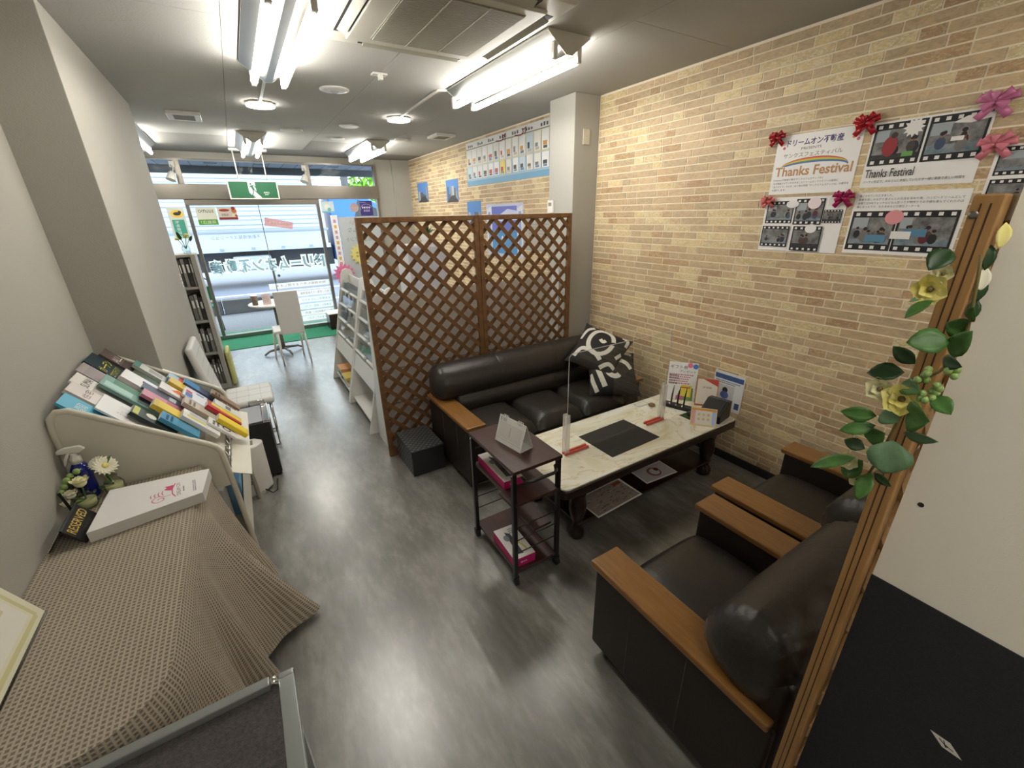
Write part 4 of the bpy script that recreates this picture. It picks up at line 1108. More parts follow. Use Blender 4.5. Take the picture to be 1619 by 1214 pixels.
def paper(name, label, poly, z, fn=None, m='paper', th=0.002, cat='magazine'):
    t = thing(name, (poly[0][0], poly[0][1], z), label, cat)
    MB(m).prism([(x, y, z) for x, y in poly], (0, 0, th)).build('sheet', t)
    if fn:
        a, b, c = Vector((*poly[0], z + th)), Vector((*poly[1], z + th)), Vector((*poly[-1], z + th))
        s = Sheet(a, b - a, Vector((0, 0, 1)).cross((b - a).normalized())); fn(s, (b - a).length, (c - a).length); s.mb.build('print', t)
    return t
def f1(s, w, h):
    s.rect(0.01, 0.01, w - 0.01, h - 0.01, paint(150, 140, 130)); R = random.Random(2)
    for i in range(60): s.rect(*(lambda a, b: (a, b, a + 0.02, b + 0.006))(0.015 + R.random() * (w - 0.05), 0.015 + R.random() * (h - 0.04)), paint(*R.choice([(90, 80, 75), (180, 170, 160), (120, 70, 60), (110, 105, 95)])))
    s.rect(w - 0.09, h - 0.05, w - 0.02, h - 0.025, paint(150, 60, 55))
paper('magazine', 'newspaper-like magazine on the table shelf, nearer the trolley', [(1.47, 1.47), (1.86, 1.49), (1.86, 1.70), (1.47, 1.68)], 0.121, f1)
def f2(s, w, h):
    s.rect(0.008, 0.008, w - 0.008, h - 0.008, paint(190, 185, 185)); s.circ(w * 0.5, h * 0.5, h * 0.32, paint(150, 90, 90)); s.circ(w * 0.52, h * 0.5, h * 0.22, paint(205, 200, 200)); s.circ(w * 0.62, h * 0.6, h * 0.12, paint(120, 30, 40))
paper('magazine', 'pale magazine with a red round picture on the table shelf', [(1.97, 1.55), (2.25, 1.53), (2.26, 1.70), (1.98, 1.71)], 0.121, f2)
paper('desk_mat', 'black rectangular desk mat in the middle of the onyx table', [(1.642, 1.562), (2.07, 1.574), (2.06, 1.884), (1.637, 1.868)], 0.4305, None, 'pad_black', 0.003, 'desk mat')
# acrylic screen
t = thing('acrylic_screen', (1.87, 1.745, 0.43), 'clear acrylic screen with red feet standing on the table', 'screen')
MB('acrylic').prism([(x, 1.7425, z) for x, z in [(1.435, 0.445), (2.30, 0.445), (2.30, 1.05), (2.28, 1.07), (1.455, 1.07), (1.435, 1.05)]], (0, 0.004, 0)).build('sheet', t)
for e in ([(1.435, 0.445), (1.435, 1.05), (1.455, 1.07), (2.28, 1.07), (2.30, 1.05), (2.30, 0.445)],):
    MB('acrylic_edge_light').tube([(x, 1.7445, z) for x, z in e], 0.0022, 6).build('sheet_edge', t)
for xa, xb in ((1.415, 1.60), (2.125, 2.295)):
    for yo in (-0.012, 0.012):
        MB('acrylic_red').box(xa, xb, 1.7445 + yo - 0.007, 1.7445 + yo + 0.007, 0.4302, 0.447).build('foot', t, bevel=0.003)
    x = xa if xa < 1.5 else xb - 0.03
    for yo in (-0.012, 0.012):
        MB('acrylic_edge_light').box(x, x + 0.03, 1.7445 + yo - 0.007, 1.7445 + yo + 0.007, 0.447, 0.70).build('upright', t, bevel=0.003)

# things at the wall end of the table
def stand_sign(name, label, cx, cy, z, w, h, az, lean, fn, frame_m='acrylic', cat='sign', back=True):
    """upright sign; az = direction it faces (radians), lean back"""
    f = Vector((math.cos(az), math.sin(az), 0)); ux = Vector((-f.y, f.x, 0)); uy = (Vector((0, 0, 1)) * math.cos(lean) - f * math.sin(lean)).normalized(); n = ux.cross(uy)
    o = Vector((cx, cy, z)) - ux * w / 2
    t = thing(name, (cx, cy, z), label, cat)
    B = MB(frame_m); B.prism([o - n * 0.004, o + ux * w - n * 0.004, o + ux * w + uy * h - n * 0.004, o + uy * h - n * 0.004], n * 0.004); B.build('plate', t)
    s = Sheet(o + n * 0.0002, ux, uy); fn(s, w, h); s.mb.build('print', t)
    if back:
        B = MB(frame_m); a = o + ux * w * 0.2 + uy * h * 0.6 - n * 0.005; b = o + ux * w * 0.8 + uy * h * 0.6 - n * 0.005
        c = Vector((b.x, b.y, z)) - f * h * 0.32; d = Vector((a.x, a.y, z)) - f * h * 0.32
        B.add([a, b, c, d], [(0, 1, 2, 3)]); B.build('back_stay', t, solid=0.003)
    return t
AZ = math.atan2(-1.9, -2.6)
def f3(s, w, h):
    s.rect(0.004, 0.004, w - 0.004, h - 0.004, paint(232, 232, 230)); s.text('ギフト券', w * 0.36, h * 0.86, w * 0.58, h * 0.10, paint(40, 40, 42)); s.text('プレゼント', w * 0.66, h * 0.76, w * 0.55, h * 0.06, paint(60, 60, 62))
    s.circ(w * 0.72, h * 0.92, w * 0.09, paint(225, 120, 150)); s.circ(w * 0.90, h * 0.90, w * 0.09, paint(70, 130, 200))
    s.scribble(w * 0.06, h * 0.42, w * 0.94, h * 0.70, paint(190, 120, 140), 5, 3); s.scribble(w * 0.06, h * 0.40, w * 0.4, h * 0.68, paint(120, 120, 125), 4, 8)
    s.poly([(w * 0.35, 0.005), (w * 0.92, 0.005), (w * 0.9, h * 0.34), (w * 0.5, h * 0.36)], paint(110, 150, 80)); s.poly([(w * 0.48, h * 0.12), (w * 0.85, h * 0.10), (w * 0.85, h * 0.40), (w * 0.5, h * 0.42)], paint(225, 205, 80)); s.rect(w * 0.36, h * 0.03, w * 0.6, h * 0.12, paint(200, 90, 150)); s.rect(w * 0.5, h * 0.33, w * 0.8, h * 0.36, paint(200, 80, 60))
stand_sign('table_sign', 'tall acrylic stand with gift certificate poster by the brick wall', 2.66, 1.885, 0.4305, 0.215, 0.30, AZ, 0.22, f3)
def f4(s, w, h):
    s.rect(0, 0, w, h, paint(190, 120, 90)); s.rect(0.006, 0.006, w - 0.006, h - 0.006, paint(228, 220, 205)); s.poly([(w * 0.3, h - 0.006), (w - 0.006, h - 0.006), (w - 0.006, h * 0.75)], paint(190, 70, 60)); s.text('許可証', w * 0.5, h * 0.68, w * 0.4, h * 0.07, paint(70, 60, 60)); s.scribble(w * 0.15, h * 0.2, w * 0.85, h * 0.6, paint(120, 110, 100), 5, 5); s.rect(0.006, 0.006, w - 0.006, 0.014, paint(190, 100, 60))
stand_sign('certificate_frame', 'clear framed certificate with a red corner beside the gift poster', 2.72, 1.705, 0.4305, 0.15, 0.21, AZ, 0.25, f4, cat='frame')
def f5(s, w, h):
    s.rect(0, 0, w, h, paint(225, 200, 150)); s.rect(0.006, 0.012, w - 0.006, h - 0.02, paint(228, 225, 215)); s.rect(0.006, h - 0.02, w - 0.006, h - 0.006, paint(222, 160, 80)); s.rect(0.006, 0.012, 0.03, h - 0.02, paint(225, 170, 170)); s.rect(w - 0.03, 0.012, w - 0.006, h - 0.02, paint(170, 190, 225))
    for i in range(6): s.circ(w * (0.32 + 0.18 * (i % 3)), h * (0.38 + 0.25 * (i // 3)), w * 0.06, paint(215, 190, 150))
    s.scribble(w * 0.25, h * 0.2, w * 0.75, h * 0.75, paint(200, 165, 120), 5, 9)
stand_sign('price_card', 'small acrylic card stand with pastel chart at the table front', 2.43, 1.515, 0.4305, 0.165, 0.125, math.atan2(-1.52, -2.5) + 0.12, 0.5, f5, cat='card stand')
# card terminal / black organiser
t = thing('card_terminal', (2.61, 1.55, 0.4305), 'black sloped card terminal behind the small card stand', 'terminal')
T = Matrix.Translation((2.61, 1.555, 0.4305)) @ Matrix.Rotation(0.18, 4, 'Z')
MB('black_plastic', T).prism([(-0.085, -0.075, 0), (0.085, -0.075, 0), (0.085, -0.075, 0.125), (0.03, -0.075, 0.13), (-0.085, -0.075, 0.055)], (0, 0.15, 0)).build('body', t, bevel=0.006, seg=3)
MB('chrome', T).box(0.03, 0.034, -0.055, 0.055, 0.131, 0.133).build('paper_slot', t)
MB('black_matte', T).prism([(-0.07, -0.06, 0.0667), (0.015, -0.06, 0.1225), (0.013, -0.06, 0.1255), (-0.072, -0.06, 0.0697)], (0, 0.12, 0)).build('screen', t)
# pen tray with pens
t = thing('pen_stand', (2.54, 1.80, 0.4305), 'black pen stand holding three upright pens', 'pen stand')
MB('black_plastic').bar((2.50, 1.90, 0.445), (2.565, 1.70, 0.445), 0.06, 0.028).build('base', t, bevel=0.005)
for i in range(3):
    k = 0.25 + 0.22 * i; x, y = 2.50 + 0.065 * k, 1.90 - 0.20 * k
    MB('chrome').ball((x - 0.022, y - 0.006, 0.462), 0.008, n=10, k=6).build('socket', t)
    pn = MB(['black_plastic', 'black_plastic', 'leaf_dark'][i]).tube([(x, y, 0.459), (x + 0.005, y, 0.53), (x + 0.01, y - 0.004, 0.60)], [0.006, 0.006, 0.002], 8).build('pen', t)
t = thing('desk_mouse', (2.495, 1.645, 0.4305), 'dark rounded mouse shaped clip on a green pad', 'paperweight')
MB('leaf_dark').box(2.44, 2.55, 1.60, 1.71, 0.4305, 0.434).build('green_pad', t)
MB('black_plastic').ball((2.50, 1.65, 0.447), 0.04, sc=(0.75, 1.1, 0.5)).build('shell', t)
MB('steel').ball((2.497, 1.645, 0.463), 0.012, sc=(1, 1.4, 0.4), n=10, k=6).build('button', t)
tag(MB('arm_wood').lathe((2.40, 1.93, 0.4305), [(0.018, 0), (0.026, 0.008), (0.026, 0.016), (0.016, 0.022)], 16).build('wooden_stamp'), 'small round wooden stamp by the acrylic screen', 'stamp')
paper('note_card', 'white note card lying at the far table edge', [(2.30, 1.96), (2.42, 1.965), (2.41, 2.03), (2.29, 2.025)], 0.4305, lambda s, w, h: (s.rect(0.004, 0.004, w - 0.004, h - 0.004, paint(90, 85, 80)), s.rect(0.008, 0.008, w - 0.008, h - 0.008, paint(222, 218, 210))), 'paper', 0.001, 'card')

# ------------------------------------------------------------------ trolley
t = thing('trolley', (0.99, 1.64, 0), 'dark brown side trolley on castors with black metal frame', 'trolley')
MB('trolley_wood').box(0.85, 1.135, 1.405, 1.875, 0.682, 0.70).build('top', t, bevel=0.003)
PX = (0.862, 1.123); PY = (1.425, 1.855)
for x in PX:
    for y in PY:
        MB('black_metal').box(x - 0.011, x + 0.011, y - 0.011, y + 0.011, 0.055, 0.682).build('post', t, bevel=0.002)
        c = MB('rubber').lathe((x - 0.012, y, 0.026), [(0.01, 0), (0.026, 0.002), (0.026, 0.02), (0.01, 0.022)], 16, axis=(1, 0, 0)).build('castor', t)
        MB('black_plastic').box(x - 0.016, x + 0.016, y - 0.012, y + 0.018, 0.038, 0.058).build('castor_fork', c, bevel=0.003)
        MB('chrome').ball((x - 0.012, y - 0.002, 0.67), 0.004, n=8, k=6).build('bolt', t)
for z in (0.20, 0.28, 0.36, 0.60):
    for y in PY: MB('black_metal').tube([(PX[0], y, z), (PX[1], y, z)], 0.003, 8).build('side_rod', t)
MB('trolley_wood').box(0.868, 1.118, 1.41, 1.86, 0.495, 0.51).build('middle_shelf', t, bevel=0.002)
MB('trolley_wood').box(0.868, 1.118, 1.42, 1.88, 0.068, 0.084).build('bottom_shelf', t, bevel=0.002)
MB('trolley_wood').box(1.0, 1.112, 1.46, 1.83, 0.255, 0.27).build('small_shelf', t, bevel=0.002)
MB('black_metal').tube([(0.905, 1.42, 0.645), (0.905, 1.385, 0.645), (0.925, 1.37, 0.645), (1.06, 1.37, 0.645), (1.08, 1.385, 0.645), (1.10, 1.42, 0.645)], 0.0085, 10).build('handle', t)
def gadget_box(label, x0, x1, y0, y1, z0, h, rot):
    t = thing('product_box', ((x0 + x1) / 2, (y0 + y1) / 2, z0), label, 'box', 'magenta product boxes on the trolley')
    T = Matrix.Translation(((x0 + x1) / 2, (y0 + y1) / 2, z0)) @ Matrix.Rotation(rot, 4, 'Z'); a, b = (x1 - x0) / 2, (y1 - y0) / 2
    MB(paint(190, 25, 105), T).box(-a, a, -b, b, 0, h - 0.001).build('carton', t, bevel=0.001, seg=1)
    s = Sheet(T @ Vector((-a, -b, h - 0.0008)), T.to_3x3() @ Vector((1, 0, 0)), T.to_3x3() @ Vector((0, 1, 0)))
    s.rect(0, 0, 2 * a, 2 * b, paint(222, 218, 214))
    s.poly([(a * 0.6, b * 0.25), (a * 1.1, b * 0.2), (a * 1.15, b * 1.5), (a * 0.75, b * 1.7)], paint(70, 70, 72)); s.circ(a * 0.6, b * 1.3, a * 0.25, paint(120, 130, 140), 1.6); s.circ(a * 0.9, b * 0.7, a * 0.2, paint(40, 40, 44), 1.5)
    s.line([(a * 1.2, b * 1.1), (a * 1.5, b * 0.6), (a * 1.6, b * 0.3)], 0.012, paint(205, 190, 110)); s.scribble(a * 1.15, b * 1.5, a * 1.9, b * 1.85, paint(130, 130, 132), 3, 4)
    s.mb.build('lid_print', t)
    s = Sheet(T @ Vector((-a, -b, 0)), T.to_3x3() @ Vector((1, 0, 0)), (0, 0, 1)); s.scribble(a * 0.6, h * 0.35, a * 1.5, h * 0.65, paint(235, 200, 220), 1, 2); s.mb.build('side_print', t)
gadget_box('magenta and white product box on the middle trolley shelf', 0.885, 0.995, 1.545, 1.85, 0.5105, 0.045, -0.03)
gadget_box('magenta and white product box on the bottom trolley shelf', 0.875, 1.0, 1.44, 1.69, 0.0845, 0.055, -0.06)
# desk calendar
t = thing('desk_calendar', (0.99, 1.62, 0.7005), 'white tent desk calendar with ring binding on the trolley', 'calendar')
a, b = Vector((0.935, 1.725, 0.7005)), Vector((0.968, 1.53, 0.7005)); d = (b - a).normalized(); nrm = Vector((d.y, -d.x, 0)) * -1
off = nrm * 0.085
top = (off * 0.5) + Vector((0, 0, 0.135))
if off.x < 0: off = -off; top = (off * 0.5) + Vector((0, 0, 0.135))
B = MB('paper_matte'); B.add([a, b, b + top, a + top], [(0, 1, 2, 3)]); B.add([a + off, b + off, b + top, a + top], [(3, 2, 1, 0)]); B.add([a, b, b + off, a + off], [(3, 2, 1, 0)])
B.build('card', t, solid=0.0025)
ux = d; uy = top.normalized()
s = Sheet(a + top * 0.0 + ux.cross(uy) * 0.0018, ux, uy); 
W_, H_ = (b - a).length, top.length
s.rect(0.014, 0.03, W_ - 0.014, H_ * 0.8, paint(214, 212, 206)); s.rect(W_ * 0.5 - 0.002, 0.045, W_ * 0.5 + 0.002, H_ * 0.68, paint(165, 163, 158)); s.rect(0.008, 0.022, W_ - 0.008, 0.024, paint(180, 178, 172))
s.text('5', 0.018, H_ * 0.88, 0.01, 0.016, paint(60, 60, 60)); s.scribble(0.032, H_ * 0.82, 0.06, H_ * 0.93, paint(120, 120, 120), 2, 3)
s.mb.build('month_print', t)
for k in (0.16, 0.22, 0.28, 0.72, 0.78, 0.84):
    c = a.lerp(b, k) + top
    MB('white_plastic').tube([c + Vector((0.008 * math.cos(w_), 0, 0.008 * math.sin(w_))) for w_ in [2 * PI * i / 10 for i in range(10)]], 0.0016, 6, closed=True).build('ring', t)
# ------------------------------------------------------------------ posters on the brick wall
XW = 2.8645
def wall_sheet(y0, z0): return Sheet((XW, y0, z0), (0, -1, 0), (0, 0, 1), flipn=False)
def poster(name, label, y0, y1, z0, z1, fn, cat='poster', group=None, m='paper'):
    """y0 > y1: left edge as seen from the room"""
    t = thing(name, (XW, (y0 + y1) / 2, z0), label, cat, group)
    MB(m).box(XW - 0.0003, XW + 0.0012, y1, y0, z0, z1).build('sheet', t)
    s = wall_sheet(y0, z0); fn(s, y0 - y1, z1 - z0); s.mb.build('print', t)
    return t
DK = paint(45, 45, 52)
def fA(s, w, h):
    s.text('ドリームオン不動産', w * 0.46, h * 0.86, w * 0.66, h * 0.12, paint(70, 72, 120), bold=0.025); s.text('PRESENTS', w * 0.44, h * 0.755, w * 0.24, h * 0.04, paint(90, 80, 70)); s.text('サンクスフェスティバル', w * 0.46, h * 0.655, w * 0.7, h * 0.075, paint(95, 90, 85))
    for i, c in enumerate(((200, 70, 60), (225, 160, 60), (220, 205, 90), (90, 150, 110), (80, 110, 180))):
        s.line([(w * 0.5 + w * 0.40 * math.cos(PI * (1 - k / 14)), h * (0.44 + (0.155 - 0.018 * i) * math.sin(PI * k / 14))) for k in range(15)], h * 0.02, paint(*c))
    s.text('Thanks Festival', w * 0.5, h * 0.39, w * 0.93, h * 0.17, paint(238, 236, 230), bold=0.05); s.text('Thanks Festival', w * 0.5, h * 0.39, w * 0.92, h * 0.16, paint(190, 140, 95), bold=0.02)
    pass
    pass
poster('wall_poster', 'white festival poster with rainbow lettering and red bows', 1.605, 1.168, 1.875, 2.19, fA, group='festival posters')
def fA2(s, w, h):
    [s.text(tx, w * (0.04 + ww / 2), h * (0.25 - 0.058 * i), w * ww, h * 0.036, DK) for i, (tx, ww) in enumerate((('Dreamon不動産が贈るサンクスフェスティバル♪', 0.62), ('先日開催させていただきましたドリームオンファミリーの皆様に', 0.80), ('『ありがとう』の心をこめて贈る時間『サンクスフェスティバル』の様子を', 0.92), ('お届けします♪', 0.18)))]
t = bpy.data.objects['wall_poster']; s2 = wall_sheet(1.605, 1.875); fA2(s2, 0.437, 0.315); s2.mb.build('body_text', t)
def fA3(s, w, h):
    for u, v, c in ((0.06, 0.85, (225, 120, 70)), (0.10, 0.79, (210, 90, 120))): s.circ(w * u, h * v, w * 0.018, paint(*c))
def fA4(s, w, h):
    for u, v, c in ((0.90, 0.84, (230, 150, 60)), (0.94, 0.88, (140, 190, 90)), (0.95, 0.80, (215, 100, 140))): s.circ(w * u, h * v, w * 0.018, paint(*c))
for q_ in (fA3, fA4):
    s2 = wall_sheet(1.605, 1.875); q_(s2, 0.437, 0.315); s2.mb.build('dot_print', bpy.data.objects['wall_poster'])
def fB(s, w, h):
    s.filmstrip(w * 0.02, h * 0.34, w * 0.49, h * 0.97, 21); s.filmstrip(w * 0.51, h * 0.34, w * 0.98, h * 0.97, 22)
    s.star(w * 0.38, h * 0.86, w * 0.10, w * 0.065, 12, paint(240, 238, 234)); s.scribble(w * 0.32, h * 0.82, w * 0.44, h * 0.90, paint(150, 140, 140), 2, 2); s.poly([(w * 0.7, h * 0.85), (w * 0.8, h * 0.92), (w * 0.98, h * 0.93), (w * 0.99, h * 0.86), (w * 0.84, h * 0.82)], paint(238, 236, 232)); s.rect(w * 0.72, h * 0.6, w * 0.82, h * 0.66, paint(240, 238, 234))
    s.circ(w * 0.20, h * 0.62, w * 0.07, paint(150, 45, 50), 1.5); s.circ(w * 0.22, h * 0.78, w * 0.03, paint(60, 45, 40)); s.rect(w * 0.33, h * 0.45, w * 0.43, h * 0.52, paint(110, 170, 90))
    s.text('Thanks Festival', w * 0.26, h * 0.22, w * 0.46, h * 0.13, paint(70, 66, 66), bold=0.012); s.text('パーティ形式で、みなさんに参加していただき一緒に素敵で楽しい時間を', w * 0.48, h * 0.09, w * 0.90, h * 0.042, DK)
poster('wall_poster', 'white poster with two film strip photos beside the rainbow one', 1.131, 0.698, 1.888, 2.185, fB, group='festival posters')
def fC(s, w, h):
    s.filmstrip(w * 0.03, h * 0.52, w * 0.39, h * 0.93, 31); s.filmstrip(w * 0.41, h * 0.50, w * 0.76, h * 0.96, 32); s.filmstrip(w * 0.77, h * 0.53, w * 0.98, h * 0.76, 33)
    s.filmstrip(w * 0.02, h * 0.08, w * 0.39, h * 0.47, 34); s.filmstrip(w * 0.44, h * 0.02, w * 0.80, h * 0.47, 35)
    s.circ(w * 0.37, h * 0.87, w * 0.08, paint(240, 236, 236), 0.6); s.circ(w * 0.64, h * 0.88, w * 0.08, paint(240, 225, 228), 0.9); s.circ(w * 0.66, h * 0.43, w * 0.07, paint(240, 238, 236), 0.8)
poster('wall_poster', 'white poster with five small film photos under the rainbow one', 1.608, 1.168, 1.553, 1.858, fC, group='festival posters')
def fD(s, w, h):
    [s.text(tx, w * (0.04 + ww / 2), h * (0.945 - 0.058 * i), w * ww, h * 0.038, DK) for i, (tx, ww) in enumerate((('過ごさせていただきました。', 0.32), ('素敵を楽しみながら皆さんとの交流を深めた後、ハッピードリームとして', 0.92), ('会場ではWBウォッチなどの人形つりや物作りでお子様も喜んでくれたのは', 0.92), ('嬉しかったです。わたあめなどの縁日コーナーも', 0.58)))]; s.filmstrip(w * 0.02, h * 0.06, w * 0.46, h * 0.70, 41); s.filmstrip(w * 0.47, h * 0.06, w * 0.97, h * 0.70, 42)
    s.rect(w * 0.2, h * 0.2, w * 0.4, h * 0.32, paint(90, 140, 170)); s.rect(w * 0.55, h * 0.3, w * 0.75, h * 0.42, paint(80, 130, 160))
    s.circ(w * 0.43, h * 0.60, w * 0.085, paint(225, 150, 155), 0.9); s.scribble(w * 0.37, h * 0.54, w * 0.49, h * 0.66, paint(190, 100, 110), 3, 6); s.rect(w * 0.44, h * 0.26, w * 0.62, h * 0.38, paint(236, 234, 230)); s.scribble(w * 0.45, h * 0.27, w * 0.61, h * 0.37, paint(120, 120, 120), 3, 7)
poster('wall_poster', 'white poster with text above two film photos, lower right', 1.135, 0.686, 1.562, 1.865, fD, group='festival posters')
def fE(s, w, h):
    s.filmstrip(w * 0.03, h * 0.60, w * 0.97, h * 0.97, 51); s.filmstrip(w * 0.03, h * 0.16, w * 0.97, h * 0.55, 52)
poster('wall_poster', 'rightmost white poster with film photos cut by the frame', 0.655, 0.25, 1.73, 2.03, fE, group='festival posters')

def bow(label, y, z, c, r):
    m1 = paint(*c, 0.25)
    t = thing('ribbon_bow', (XW - 0.02, y, z - r), label, 'bow', 'ribbon bows on the posters'); R = random.Random(int(y * 1000))
    for i, a in enumerate((0.25, 2.9, 0.75, 2.4, -0.35, 3.55, 1.57)):
        a += R.uniform(-0.15, 0.15); d = Vector((0, -math.cos(a), math.sin(a))); sd = Vector((0, math.sin(a), math.cos(a)))
        L = r * (1.1 - 0.09 * i); w = r * 0.55; lay = 0.004 * i
        P = []
        for k in range(13):
            q = k / 12 * PI
            c0 = Vector((XW - 0.006 - lay - 0.022 * (1 - math.cos(q)) * 0.5 - 0.008 * math.sin(q), y, z)) + d * L * math.sin(q) ** 0.8
            ww = w * (0.35 + 0.65 * math.sin(q))
            P.append([c0 - sd * ww / 2, c0, c0 + sd * ww / 2])
        B = MB(m1); B.grid(P); B.build('loop', t, solid=0.0008)
    for sg in (-1, 1):
        B = MB(m1); p = Vector((XW - 0.006, y, z)); q = p + Vector((-0.006, -sg * r * 0.8, -r * 0.9)); sd = Vector((0, r * 0.2, -sg * r * 0.15))
        B.grid([[p - sd, p + sd], [(p + q) / 2 - sd + Vector((-0.008, 0, 0)), (p + q) / 2 + sd + Vector((-0.008, 0, 0))], [q - sd, q + sd]]); B.build('tail', t, solid=0.0008)
    MB(m1).ball((XW - 0.03, y, z), r * 0.2, n=10, k=6).build('knot', t)
bow('dark red ribbon bow at the rainbow poster, left corner', 1.605, 2.185, (165, 20, 30), 0.045)
bow('red ribbon bow between the two upper posters', 1.165, 2.19, (175, 25, 40), 0.055)
bow('coral ribbon bow at the five photo poster, left corner', 1.59, 1.84, (215, 105, 105), 0.04)
bow('magenta ribbon bow between the lower posters', 1.185, 1.845, (165, 20, 85), 0.05)
bow('mauve pink ribbon bow at the upper right poster corner', 0.705, 2.195, (205, 120, 160), 0.062)
bow('salmon pink ribbon bow at the rightmost poster', 0.66, 2.035, (222, 130, 145), 0.058)

def fBig(s, w, h):
    s.rect(0, h * 0.86, w, h, paint(222, 222, 220)); s.rect(0, 0, w, h * 0.12, paint(120, 170, 205)); s.rect(0, h * 0.12, w, h * 0.45, paint(165, 195, 215)); s.rect(0, h * 0.45, w, h * 0.86, paint(214, 208, 178))
    s.line([(0, h * 0.855), (w, h * 0.855)], h * 0.012, paint(60, 60, 60)); R = random.Random(9)
    for i in range(8):
        for k in range(3): s.rect(w * (0.03 + 0.125 * i) + 0.05 * k, h * 0.89, w * (0.03 + 0.125 * i) + 0.05 * k + 0.03, h * (0.93 + 0.03 * R.random()), paint(85, 82, 80))
    for i in range(15):
        u0 = w * (0.015 + 0.065 * i); 
        for v0, v1 in ((0.48, 0.83), (0.16, 0.44)):
            c = R.choice([(225, 225, 222), (232, 228, 222), (200, 215, 225), (228, 205, 90), (235, 235, 235), (232, 232, 230)])
            s.rect(u0, h * v0, u0 + w * 0.055, h * v1, paint(*c)); s.scribble(u0 + 0.006, h * (v0 + (v1 - v0) * 0.55), u0 + w * 0.05, h * v1 * 0.985, paint(*R.choice([(120, 110, 105), (180, 60, 60), (90, 90, 95)])), 4, i)
            s.rect(u0 + w * 0.008, h * (v0 + (v1 - v0) * 0.22), u0 + w * R.uniform(0.025, 0.045), h * (v0 + (v1 - v0) * R.uniform(0.42, 0.55)), R.choice(['photo_blur', 'photo_dark', 'photo_table', paint(205, 150, 80), paint(190, 80, 80), paint(110, 150, 190)])); s.rect(u0 + w * 0.01, h * (v0 + 0.02), u0 + w * 0.04, h * (v0 + (v1 - v0) * 0.2), paint(*R.choice([(80, 80, 85), (190, 180, 170), (90, 130, 170)])))
    for k in range(2):
        c0 = w * (0.45 + 0.19 * k); s.line([(c0 - 0.18, h * 0.86), (c0 - 0.05, h * 0.84), (c0, h * 0.88), (c0 - 0.03, h * 0.95), (c0 + 0.01, h * 0.93), (c0 + 0.05, h * 0.96), (c0 + 0.04, h * 0.88), (c0 + 0.02, h * 0.84)], 0.012, paint(120, 40, 45))
mat('poster_gloss', (0.74, 0.73, 0.70), 0.12)
poster('wall_chart', 'long colourful laminated poster high on the far brick wall', 5.775, 3.56, 2.158, 2.672, fBig, m='poster_gloss')
def sky_photo(kind):
    def fn(s, w, h):
        s.rect(0, 0, w, h, paint(90, 140, 205))
        for i in range(6):
            R = random.Random(kind * 10 + i); u = w * (0.15 + 0.14 * i); s.rect(u - w * 0.06, 0, u + w * 0.07, h * (0.3 + 0.45 * R.random()), paint(*R.choice([(150, 150, 148), (190, 190, 188), (95, 100, 105)])))
        s.poly([(0, 0), (w, 0), (w * 0.7, h * 0.3), (w * 0.45, h * 0.3)], paint(70, 70, 74)); s.poly([(0, h * 0.55), (w * 0.3, h * 0.62), (w, h * 0.5), (w, h * 0.7), (0, h * 0.72)], paint(160, 185, 220), 0.00062)
    return fn
poster('wall_photo', 'city street photo on the far brick wall, nearest the shop front', 7.74, 7.26, 2.017, 2.32, sky_photo(1), 'photo', 'city photos')
poster('wall_photo', 'photo of a white tower on the far brick wall, middle one', 6.52, 6.09, 1.98, 2.284, sky_photo(2), 'photo', 'city photos')
poster('wall_photo', 'city photo just above the lattice top by the window poster', 5.83, 5.41, 1.67, 1.97, sky_photo(3), 'photo', 'city photos')
def fW(s, w, h):
    s.rect(0, 0, w, h, paint(200, 205, 228)); s.rect(w * 0.16, h * 0.5, w * 0.84, h * 0.95, paint(110, 120, 205)); s.rect(w * 0.16, h * 0.05, w * 0.84, h * 0.5, paint(90, 150, 205))
    s.poly([(w * 0.16, h * 0.72), (w * 0.4, h * 0.8), (w * 0.6, h * 0.9), (w * 0.84, h * 0.86), (w * 0.84, h * 0.7), (w * 0.5, h * 0.66)], paint(205, 210, 236))
    for u0, u1 in ((0.02, 0.15), (0.85, 0.98)):
        s.poly([(w * u0, h * 0.1), (w * u1, h * 0.04), (w * u1, h * 0.96), (w * u0, h * 0.9)], paint(225, 228, 238)); s.rect(w * (u0 + 0.03), h * 0.52, w * (u1 - 0.03), h * 0.85, paint(150, 165, 215)); s.rect(w * (u0 + 0.03), h * 0.15, w * (u1 - 0.03), h * 0.48, paint(150, 180, 215))
    s.circ(w * 0.45, h * 0.35, w * 0.03, paint(235, 240, 245))
poster('wall_poster', 'poster of an open white window and blue sky behind the lattice', 5.27, 4.385, 1.30, 1.92, fW)
def fG(s, w, h): s.rect(0.02, 0.02, w - 0.02, h - 0.02, paint(176, 170, 160)); s.scribble(0.05, h * 0.4, w - 0.05, h - 0.05, paint(150, 145, 136), 5, 3)
poster('wall_poster', 'plain grey-beige poster behind the lattice near the column', 4.33, 3.72, 1.40, 1.755, fG, m=paint(165, 160, 150))
